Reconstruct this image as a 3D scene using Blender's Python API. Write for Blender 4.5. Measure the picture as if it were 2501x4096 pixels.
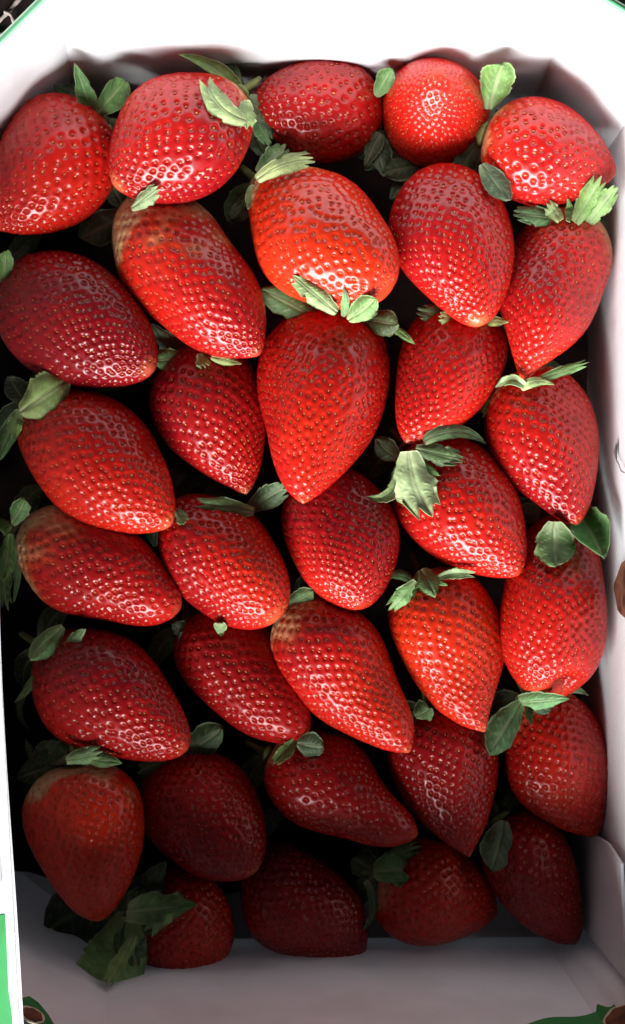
import bpy, bmesh, math, random
import numpy as np
from mathutils import Vector

# ------------------------------------------------------------------ camera, world, lamp, exposure
sc = bpy.context.scene
for o in list(bpy.data.objects):
    bpy.data.objects.remove(o)
COL = sc.collection

cam_d = bpy.data.cameras.new('camera')
cam_d.sensor_fit = 'VERTICAL'
cam_d.sensor_height = 36
cam_d.sensor_width = 36
cam_d.lens = 60
cam_d.clip_start = 0.01
cam_d.clip_end = 50
cam = bpy.data.objects.new('camera', cam_d)
cam.location = (0, 0, 0.55)          # looking straight down into the box
COL.objects.link(cam)
sc.camera = cam

w = bpy.data.worlds.new('World')
sc.world = w
w.use_nodes = True
bg = w.node_tree.nodes['Background']
bg.inputs[0].default_value = (0.80, 0.88, 1.0, 1)
bg.inputs[1].default_value = 0.042     # dim room

def window_light(name, loc, target, sx, sy, power, col):
    l = bpy.data.lights.new(name, 'AREA')
    l.shape = 'RECTANGLE'
    l.size, l.size_y = sx, sy
    l.energy = power
    l.color = col
    o = bpy.data.objects.new(name, l)
    o.location = loc
    o.rotation_euler = (Vector(target) - Vector(loc)).to_track_quat('-Z', 'Y').to_euler()
    COL.objects.link(o)
    return o
window_light('window_light', (-0.36, -1.32, 0.62), (0, 0.02, 0), 1.6, 0.84, 134, (1.0, 0.965, 0.95))

sc.render.engine = 'CYCLES'
sc.cycles.use_denoising = True
sc.cycles.max_bounces = 8
sc.cycles.diffuse_bounces = 4
sc.cycles.caustics_reflective = False
sc.cycles.sample_clamp_indirect = 4
sc.view_settings.view_transform = 'Standard'
sc.view_settings.look = 'None'
sc.view_settings.exposure = 0.0
sc.view_settings.gamma = 1

RNG = np.random.default_rng(11)
random.seed(11)

# ------------------------------------------------------------------ helpers
def tag(o, label=None, cat=None, group=None, kind=None):
    if label: o['label'] = label
    if cat: o['category'] = cat
    if group: o['group'] = group
    if kind: o['kind'] = kind
    return o

def empty(name, loc=(0, 0, 0)):
    o = bpy.data.objects.new(name, None)
    o.location = loc
    o.empty_display_size = 0.01
    COL.objects.link(o)
    return o

def mesh_obj(name, verts, faces, mat, parent=None, smooth=True, offset=(0, 0, 0)):
    me = bpy.data.meshes.new(name)
    me.from_pydata([tuple(v) for v in verts], [], [tuple(f) for f in faces])
    if smooth:
        me.polygons.foreach_set('use_smooth', [True] * len(me.polygons))
    me.update()
    if mat: me.materials.append(mat)
    o = bpy.data.objects.new(name, me)
    COL.objects.link(o)
    if parent: o.parent = parent
    return o

def grid_faces(nu, nv, closed_v=False):
    i, j = np.meshgrid(np.arange(nu - 1), np.arange(nv if closed_v else nv - 1), indexing='ij')
    j2 = (j + 1) % nv
    return np.stack([i * nv + j, (i + 1) * nv + j, (i + 1) * nv + j2, i * nv + j2], -1).reshape(-1, 4)

def fast_mesh(name, V, F, mat):
    me = bpy.data.meshes.new(name)
    me.vertices.add(len(V))
    me.vertices.foreach_set('co', np.ascontiguousarray(V, np.float32).ravel())
    nl = F.size
    me.loops.add(nl)
    me.loops.foreach_set('vertex_index', np.ascontiguousarray(F, np.int32).ravel())
    me.polygons.add(len(F))
    me.polygons.foreach_set('loop_start', np.arange(0, nl, F.shape[1], dtype=np.int32))
    me.polygons.foreach_set('use_smooth', np.ones(len(F), bool))
    me.update(calc_edges=True)
    me.validate()
    me.materials.append(mat)
    return me

# ------------------------------------------------------------------ materials
def new_mat(name):
    m = bpy.data.materials.new(name)
    m.use_nodes = True
    nt = m.node_tree
    return m, nt, nt.nodes, nt.links, nt.nodes['Principled BSDF']

def mat_flesh():
    m, nt, N, L, P = new_mat('strawberry_flesh')
    at = N.new('ShaderNodeAttribute'); at.attribute_name = 'pigment'
    tc = N.new('ShaderNodeTexCoord')
    no = N.new('ShaderNodeTexNoise'); no.inputs['Scale'].default_value = 420; no.inputs['Detail'].default_value = 3
    L.new(tc.outputs['Object'], no.inputs['Vector'])
    mix = N.new('ShaderNodeMix'); mix.data_type = 'RGBA'; mix.blend_type = 'MULTIPLY'
    mr = N.new('ShaderNodeMapRange'); mr.inputs[1].default_value = .3; mr.inputs[2].default_value = .7
    mr.inputs[3].default_value = .82; mr.inputs[4].default_value = 1.12
    L.new(no.outputs['Fac'], mr.inputs[0])
    mix.inputs[0].default_value = 1
    L.new(at.outputs['Color'], mix.inputs[6]); L.new(mr.outputs[0], mix.inputs[7])
    L.new(mix.outputs[2], P.inputs['Base Color'])
    P.inputs['Roughness'].default_value = 0.30
    P.inputs['IOR'].default_value = 1.40
    P.inputs['Subsurface Weight'].default_value = 0.22
    P.inputs['Subsurface Radius'].default_value = (1.0, 0.18, 0.10)
    P.inputs['Subsurface Scale'].default_value = 0.003
    P.inputs['Coat Weight'].default_value = 0.22
    P.inputs['Coat Roughness'].default_value = 0.13
    n2 = N.new('ShaderNodeTexNoise'); n2.inputs['Scale'].default_value = 900; n2.inputs['Detail'].default_value = 2
    L.new(tc.outputs['Object'], n2.inputs['Vector'])
    bp = N.new('ShaderNodeBump'); bp.inputs['Strength'].default_value = .10; bp.inputs['Distance'].default_value = .0006
    L.new(n2.outputs['Fac'], bp.inputs['Height']); L.new(bp.outputs[0], P.inputs['Normal'])
    return m

def mat_seed():
    m, nt, N, L, P = new_mat('strawberry_seed')
    oi = N.new('ShaderNodeObjectInfo')
    ge = N.new('ShaderNodeNewGeometry')
    cr = N.new('ShaderNodeValToRGB')
    cr.color_ramp.elements[0].color = (0.38, 0.040, 0.010, 1)
    cr.color_ramp.elements[1].color = (0.66, 0.23, 0.06, 1)
    L.new(ge.outputs['Random Per Island'], cr.inputs[0])
    L.new(cr.outputs[0], P.inputs['Base Color'])
    P.inputs['Roughness'].default_value = .32
    return m

def mat_leaf():
    m, nt, N, L, P = new_mat('strawberry_leaf')
    oi = N.new('ShaderNodeObjectInfo')
    at = N.new('ShaderNodeAttribute'); at.attribute_name = 'vein'
    tc = N.new('ShaderNodeTexCoord')
    no = N.new('ShaderNodeTexNoise'); no.inputs['Scale'].default_value = 260; no.inputs['Detail'].default_value = 4
    L.new(tc.outputs['Object'], no.inputs['Vector'])
    hs = N.new('ShaderNodeHueSaturation')
    mr = N.new('ShaderNodeMapRange'); mr.inputs[1].default_value = .3; mr.inputs[2].default_value = .7
    mr.inputs[3].default_value = .6; mr.inputs[4].default_value = 1.3
    L.new(no.outputs['Fac'], mr.inputs[0]); L.new(mr.outputs[0], hs.inputs['Value'])
    L.new(oi.outputs['Color'], hs.inputs['Color'])
    mix = N.new('ShaderNodeMix'); mix.data_type = 'RGBA'
    L.new(at.outputs['Fac'], mix.inputs[0]); L.new(hs.outputs[0], mix.inputs[6])
    mix.inputs[7].default_value = (0.36, 0.40, 0.22, 1)
    L.new(mix.outputs[2], P.inputs['Base Color'])
    P.inputs['Roughness'].default_value = .62
    P.inputs['Subsurface Weight'].default_value = .12
    P.inputs['Subsurface Scale'].default_value = .0015
    P.inputs['Subsurface Radius'].default_value = (.5, 1, .2)
    bp = N.new('ShaderNodeBump'); bp.inputs['Strength'].default_value = .6; bp.inputs['Distance'].default_value = .0007
    ad = N.new('ShaderNodeMath'); ad.operation = 'ADD'
    L.new(no.outputs['Fac'], ad.inputs[0]); L.new(at.outputs['Fac'], ad.inputs[1])
    L.new(ad.outputs[0], bp.inputs['Height']); L.new(bp.outputs[0], P.inputs['Normal'])
    return m

def mat_plain(name, col, rough=.6, noise=0., scale=60, bump=0., col2=None):
    m, nt, N, L, P = new_mat(name)
    P.inputs['Roughness'].default_value = rough
    tc = N.new('ShaderNodeTexCoord')
    no = N.new('ShaderNodeTexNoise'); no.inputs['Scale'].default_value = scale; no.inputs['Detail'].default_value = 6
    L.new(tc.outputs['Object'], no.inputs['Vector'])
    cr = N.new('ShaderNodeValToRGB')
    c2 = col2 or tuple(c * (1 - noise) for c in col)
    cr.color_ramp.elements[0].position = .35; cr.color_ramp.elements[1].position = .65
    cr.color_ramp.elements[0].color = (*c2, 1)
    cr.color_ramp.elements[1].color = (*col, 1)
    L.new(no.outputs['Fac'], cr.inputs[0]); L.new(cr.outputs[0], P.inputs['Base Color'])
    if bump:
        bp = N.new('ShaderNodeBump'); bp.inputs['Strength'].default_value = bump; bp.inputs['Distance'].default_value = .001
        L.new(no.outputs['Fac'], bp.inputs['Height']); L.new(bp.outputs[0], P.inputs['Normal'])
    return m

def mat_wood():
    m, nt, N, L, P = new_mat('dark_wood')
    tc = N.new('ShaderNodeTexCoord')
    mp = N.new('ShaderNodeMapping'); mp.inputs['Scale'].default_value = (60, 4, 4)
    L.new(tc.outputs['Object'], mp.inputs['Vector'])
    no = N.new('ShaderNodeTexNoise'); no.inputs['Scale'].default_value = 1.6; no.inputs['Detail'].default_value = 8
    L.new(mp.outputs[0], no.inputs['Vector'])
    cr = N.new('ShaderNodeValToRGB')
    cr.color_ramp.elements[0].position = .35; cr.color_ramp.elements[0].color = (0.004, 0.002, 0.002, 1)
    cr.color_ramp.elements[1].position = .75; cr.color_ramp.elements[1].color = (0.045, 0.020, 0.014, 1)
    L.new(no.outputs['Fac'], cr.inputs[0]); L.new(cr.outputs[0], P.inputs['Base Color'])
    P.inputs['Roughness'].default_value = .55
    return m

M_FLESH, M_SEED, M_LEAF = mat_flesh(), mat_seed(), mat_leaf()
def mat_card():
    """thin white paperboard: a little light comes through it"""
    m, nt, N, L, P = new_mat('white_card')
    tc = N.new('ShaderNodeTexCoord')
    n1 = N.new('ShaderNodeTexNoise'); n1.inputs['Scale'].default_value = 38; n1.inputs['Detail'].default_value = 8
    n2 = N.new('ShaderNodeTexNoise'); n2.inputs['Scale'].default_value = 1400; n2.inputs['Detail'].default_value = 3
    for n in (n1, n2): L.new(tc.outputs['Object'], n.inputs['Vector'])
    cr = N.new('ShaderNodeValToRGB')
    cr.color_ramp.elements[0].position = .30; cr.color_ramp.elements[0].color = (.70, .73, .75, 1)
    cr.color_ramp.elements[1].position = .55; cr.color_ramp.elements[1].color = (.79, .83, .86, 1)
    L.new(n1.outputs['Fac'], cr.inputs[0]); L.new(cr.outputs[0], P.inputs['Base Color'])
    P.inputs['Roughness'].default_value = .6
    ad = N.new('ShaderNodeMath'); ad.operation = 'MULTIPLY_ADD'; ad.inputs[1].default_value = 4.0
    L.new(n1.outputs['Fac'], ad.inputs[0]); L.new(n2.outputs['Fac'], ad.inputs[2])
    bp = N.new('ShaderNodeBump'); bp.inputs['Strength'].default_value = .22; bp.inputs['Distance'].default_value = .0006
    L.new(ad.outputs[0], bp.inputs['Height']); L.new(bp.outputs[0], P.inputs['Normal'])
    tr = N.new('ShaderNodeBsdfTranslucent'); tr.inputs[0].default_value = (.82, .86, .92, 1)
    mx = N.new('ShaderNodeMixShader'); mx.inputs[0].default_value = .05
    out = nt.nodes['Material Output']
    L.new(P.outputs[0], mx.inputs[1]); L.new(tr.outputs[0], mx.inputs[2]); L.new(mx.outputs[0], out.inputs['Surface'])
    return m
M_CARD = mat_card()
M_GAP_SHADE = mat_plain('gap_shade', (.032, .012, .010), .9, .5, 160, .4)  # shade of the gaps, put in as a near-black brown
M_BADGE = mat_plain('dark_green_print', (.020, .085, .035), .5, .4, 200)
M_FLOOR = mat_plain('shaded_card', (0.55, 0.50, 0.48), .7, .1, 45, .1)
M_GREEN = mat_plain('green_print', (0.035, 0.26, 0.075), .45, .15, 90)
M_MINT = mat_plain('mint_print', (0.55, 0.85, 0.64), .45, .15, 90)
M_CREAM = mat_plain('cream_print', (0.72, 0.66, 0.52), .5, .1, 120)
M_BROWN = mat_plain('brown_print', (0.20, 0.085, 0.045), .5, .0, 220, 0, (0.035, 0.015, 0.010))
M_GREY = mat_plain('grey_print', (0.25, 0.25, 0.26), .5, .1, 100)
M_WOOD = mat_wood()
M_CORD = mat_plain('pale_cord', (0.45, 0.40, 0.36), .7, .3, 300)
M_STALK = mat_plain('stalk', (0.20, 0.24, 0.07), .5, .4, 200)

# ------------------------------------------------------------------ the table
tb = mesh_obj('table', [(-.8, -.8, -.0785), (.8, -.8, -.0785), (.8, .8, -.0785), (-.8, .8, -.0785)], [(0, 1, 2, 3)], M_WOOD, smooth=False)
tag(tb, kind='structure')

# ------------------------------------------------------------------ the box
ZR, ZF = .060, -.075
RIM = [(.97 * x, .97 * y) for x, y in [(-.0751, .1535), (.080, .1535), (.1075, .137), (.1025, -.149), (.089, -.1575), (-.0607, -.1575), (-.0855, -.152), (-.1003, .1284)]]
BOT = [(-.086, .143), (.077, .143), (.0940, .112), (.0890, -.138), (.075, -.142), (-.077, -.143), (-.1180, -.110), (-.1150, .112)]
box = empty('strawberry_box', (0, 0, ZF))
tag(box, 'white cardboard fruit box with chamfered corners and green printed rim', 'box')

def inner(k, t):         # t 0 floor .. 1 rim
    a, b = np.array(BOT[k % 8]), np.array(RIM[k % 8])
    p = a + (b - a) * t
    return np.array([p[0], p[1], ZF + (ZR - ZF) * t])

def panel(name, k, thick, mat, bow=.0012, nu=24, nv=12, t0=0., t1=1.):
    """one wall panel between corner k and k+1: bowed slab of card, open to nothing"""
    A0, A1, B0, B1 = inner(k, t0), inner(k, t1), inner(k + 1, t0), inner(k + 1, t1)
    n = np.cross(B0 - A0, A1 - A0); n /= np.linalg.norm(n)
    c = (A0 + B1) / 2
    if np.dot(n[:2], -c[:2]) < 0: n = -n
    ph = RNG.uniform(0, 6, 4)
    I, O = [], []
    for i in range(nu):
        s = i / (nu - 1)
        for j in range(nv):
            t = j / (nv - 1)
            p = (A0 * (1 - s) + B0 * s) * (1 - t) + (A1 * (1 - s) + B1 * s) * t
            e = math.sin(math.pi * s)
            d = bow * e * (math.sin(3.1 * s * 3 + ph[0]) * .5 + math.sin(2.2 * t * 3 + ph[1] + 2 * s) * .5)
            q = p + n * d
            I.append(q); O.append(q - n * thick)
    V = np.array(I + O) - np.array([0, 0, ZF])
    F = [tuple(f) for f in grid_faces(nu, nv)]
    m = nu * nv
    F += [tuple(int(x) + m for x in f[::-1]) for f in F[:]]
    for i in range(nu - 1):
        F.append((i * nv + nv - 1, (i + 1) * nv + nv - 1, m + (i + 1) * nv + nv - 1, m + i * nv + nv - 1))
        F.append((m + i * nv, m + (i + 1) * nv, (i + 1) * nv, i * nv))
    for j in range(nv - 1):
        F.append((j, j + 1, m + j + 1, m + j))
        e = (nu - 1) * nv
        F.append((m + e + j, m + e + j + 1, e + j + 1, e + j))
    o = mesh_obj(name, V, F, mat, box, smooth=False)
    bmn = bmesh.new(); bmn.from_mesh(o.data); bmesh.ops.recalc_face_normals(bmn, faces=bmn.faces); bmn.to_mesh(o.data); bmn.free()
    return o
for k, nm in ((0, 'wall'), (1, 'corner_panel'), (2, 'wall'), (3, 'corner_panel'), (4, 'wall'), (5, 'corner_panel'), (6, 'wall'), (7, 'corner_panel')):
    panel(nm, k, .0028, M_CARD)
FT = .235
fl = [(inner(k, FT)[0] * 1.012, inner(k, FT)[1] * 1.008, .0315) for k in range(8)]
fl2 = [(x, y, z - .002) for x, y, z in fl]
mesh_obj('floor_panel', fl + fl2, [tuple(range(8)), tuple(range(15, 7, -1))] + [(i, (i + 1) % 8, 8 + (i + 1) % 8, 8 + i) for i in range(8)], M_CARD, box, smooth=False)
# bend added so shade runs softly from the floor up the near wall
CV, nb, na = [], 30, 9
for i in range(nb):
    f = i / (nb - 1)
    for j in range(na):
        a = j / (na - 1) * math.radians(84)
        A, B_ = inner(4, FT), inner(5, FT)
        x = A[0] * (1 - f) + B_[0] * f
        y = A[1] * (1 - f) + B_[1] * f
        r_ = .020
        CV.append((x, y + .0012 + r_ * (1 - math.sin(a)), .0322 + r_ * (1 - math.cos(a))))
mesh_obj('floor_bend', CV, [tuple(int(x) for x in f) for f in grid_faces(nb, na)], M_CARD, box)

pn, pm = 40, 60  # dark sheet added below the berries in place of shade in the gaps
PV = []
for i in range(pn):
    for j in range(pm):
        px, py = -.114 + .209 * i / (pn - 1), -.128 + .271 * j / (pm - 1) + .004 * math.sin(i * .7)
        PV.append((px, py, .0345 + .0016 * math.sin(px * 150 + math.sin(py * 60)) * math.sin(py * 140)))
mesh_obj('gap_shade_sheet', PV, [tuple(int(x) for x in f) for f in grid_faces(pn, pm)], M_GAP_SHADE, box)

def on_panel(k, s, t, lift):
    """point on the inner face of panel k, lift metres off it"""
    A0, A1, B0, B1 = inner(k, 0), inner(k, 1), inner(k + 1, 0), inner(k + 1, 1)
    p = (A0 * (1 - s) + B0 * s) * (1 - t) + (A1 * (1 - s) + B1 * s) * t
    n = np.cross(B0 - A0, A1 - A0); n /= np.linalg.norm(n)
    if np.dot(n[:2], -((A0 + B1) / 2)[:2]) < 0: n = -n
    return p + n * lift - np.array([0, 0, ZF])

def print_patch(name, k, outline, mat, lift=.0018, thick=.0003, parent=None):
    """flat print on a wall: outline in (s, t) of the panel"""
    top = [on_panel(k, s, t, lift) for s, t in outline]
    bot = [on_panel(k, s, t, lift - thick) for s, t in outline]
    n = len(outline)
    F = [tuple(range(n)), tuple(range(2 * n - 1, n - 1, -1))] + [(i, (i + 1) % n, n + (i + 1) % n, n + i) for i in range(n)]
    o = mesh_obj(name, top + bot, F, mat, parent or box, smooth=False)
    bmn = bmesh.new(); bmn.from_mesh(o.data); bmesh.ops.recalc_face_normals(bmn, faces=bmn.faces); bmn.to_mesh(o.data); bmn.free()
    return o

def oval(cs, ct, rs, rt, n=28, wob=0., seed=0):
    r = random.Random(seed)
    ph = r.uniform(0, 6)
    return [(cs + rs * math.cos(a) * (1 + wob * math.sin(5 * a + ph)), ct + rt * math.sin(a) * (1 + wob * math.sin(7 * a + ph)))
            for a in [2 * math.pi * i / n for i in range(n)]]

# green print round the rim: mint band with a darker line, on top of the card edge at the far end
def rim_strip(name, ks, d0, d1, z, mat):
    V, F = [], []
    pts = []
    for k in ks:
        pts.append(np.array(RIM[k % 8]))
    c = np.array((0., 0.))
    for i, p in enumerate(pts):
        a = pts[max(i - 1, 0)]; b = pts[min(i + 1, len(pts) - 1)]
        def nrm(u, v):
            d = v - u; n = np.array((d[1], -d[0])); n /= np.linalg.norm(n)
            return n if np.dot(n, (u + v) / 2) > 0 else -n
        n1 = nrm(a, p) if i > 0 else nrm(p, b)
        n2 = nrm(p, b) if i < len(pts) - 1 else n1
        n = n1 + n2; n /= np.dot(n, n1)
        for d in (d0, d1):
            for zz in (z, z - .0006):
                V.append((p[0] + n[0] * d, p[1] + n[1] * d, zz - ZF))
    for i in range(len(pts) - 1):
        q, r = i * 4, i * 4 + 4
        F += [(q, q + 2, r + 2, r), (q + 1, r + 1, r + 3, q + 3), (q, r, r + 1, q + 1), (q + 2, q + 3, r + 3, r + 2)]
    o = mesh_obj(name, V, F, mat, box, smooth=False)
    bmn = bmesh.new(); bmn.from_mesh(o.data); bmesh.ops.recalc_face_normals(bmn, faces=bmn.faces); bmn.to_mesh(o.data); bmn.free()
    return o
rim_strip('printed_border', (6, 7), .0012, .0030, ZR + .0007, M_CARD)
rim_strip('printed_border', (7, 8, 9, 10), .0006, .0031, ZR + .0008, M_MINT)
rim_strip('printed_line', (7, 8, 9, 10), .0015, .0021, ZR + .0012, mat_plain('light_green_print', (.16, .55, .28), .45, .15, 90))

# scalloped green print along the near rim, on both corner panels
def scallop(f, a, b, n=24, top=.997):
    xs = [a + (b - a) * i / (n - 1) for i in range(n)]
    return [(x, f(x)) for x in xs] + [(b, top), (a, top)]
print_patch('green_print', 4, scallop(lambda s: .85 + .42 * s + .010 * math.sin(s * 45), .0, .30), M_GREEN)
print_patch('green_print', 3, scallop(lambda s: .80 + .05 * abs(math.sin(s * 7.5)), .0, 1.), M_GREEN, lift=.0006)
print_patch('green_print', 2, scallop(lambda s: .97 - .16 * min(1, (s - .93) / .05), .93, 1.), M_GREEN)
print_patch('badge_border', 3, oval(.62, .945, .40, .075, wob=.03), M_CREAM, lift=.0012)
print_patch('badge_picture', 3, oval(.62, .945, .34, .060, wob=.06, seed=2), M_BROWN, lift=.0016)
print_patch('green_print', 5, [(.98, .995), (.98, .90), (.90, .885), (.80, .90), (.70, .94), (.62, .995)], M_GREEN, lift=.0008)
print_patch('badge_border', 5, oval(.92, .965, .16, .032), M_CREAM, lift=.0012)
print_patch('badge_picture', 5, oval(.92, .967, .12, .024, wob=.08, seed=4), M_BROWN, lift=.0016)
# badge on the right wall: a brown ring with a green middle, and a thin grey drawn line above it
rb = print_patch('badge_ring', 2, oval(.560, .785, .038, .175, wob=.05, seed=1), M_BROWN, lift=.0016)
print_patch('badge_border', 2, oval(.560, .860, .024, .130, wob=.03, seed=1), M_CREAM, lift=.0020)
print_patch('badge_middle', 2, oval(.560, .868, .021, .115, wob=.04, seed=3), M_BADGE, lift=.0024)
ln = [(.385, .60), (.395, .58), (.405, .60), (.412, .625), (.420, .645), (.424, .675), (.426, .72)]
def ribbon(pts, wd, ws):
    return [(s - ws * (.3 + .7 * math.sin(math.pi * i / (len(pts) - 1))), t) for i, (s, t) in enumerate(pts)] + \
           [(s + ws * (.3 + .7 * math.sin(math.pi * i / (len(pts) - 1))), t + wd) for i, (s, t) in reversed(list(enumerate(pts)))]
print_patch('drawn_line', 2, ribbon(ln, .004, .0012), M_GREY, lift=.0016)
# glue flaps overlapping the side walls at the near corners
print_patch('glue_flap', 2, [(.875, .02), (.868, .30), (.862, .62), (.872, .74), (.995, .80), (.995, .02)], M_CARD, lift=.0026, thick=.0010)
# outer side flap at the near left, white with a green printed field
def slab(name, outline, mat, th=.0015):
    n = len(outline)
    V = [(x, y, z - ZF) for x, y, z in outline] + [(x, y, z - ZF - th) for x, y, z in outline]
    F = [tuple(range(n)), tuple(range(2 * n - 1, n - 1, -1))] + [(i, (i + 1) % n, n + (i + 1) % n, n + i) for i in range(n)]
    o = mesh_obj(name, V, F, mat, box, smooth=False)
    bmn = bmesh.new(); bmn.from_mesh(o.data); bmesh.ops.recalc_face_normals(bmn, faces=bmn.faces); bmn.to_mesh(o.data); bmn.free()
    return o
slab('side_flap', [(-.0907, -.104, .0425), (-.0938, -.1135, .040), (-.105, -.127, .032), (-.105, -.172, .032), (-.0872, -.172, .0425)], M_CARD)
slab('green_print', [(-.0903, -.1195, .0425), (-.1045, -.1235, .0333), (-.1045, -.1715, .0333), (-.0886, -.1715, .0425)], M_GREEN, .0004)


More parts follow.
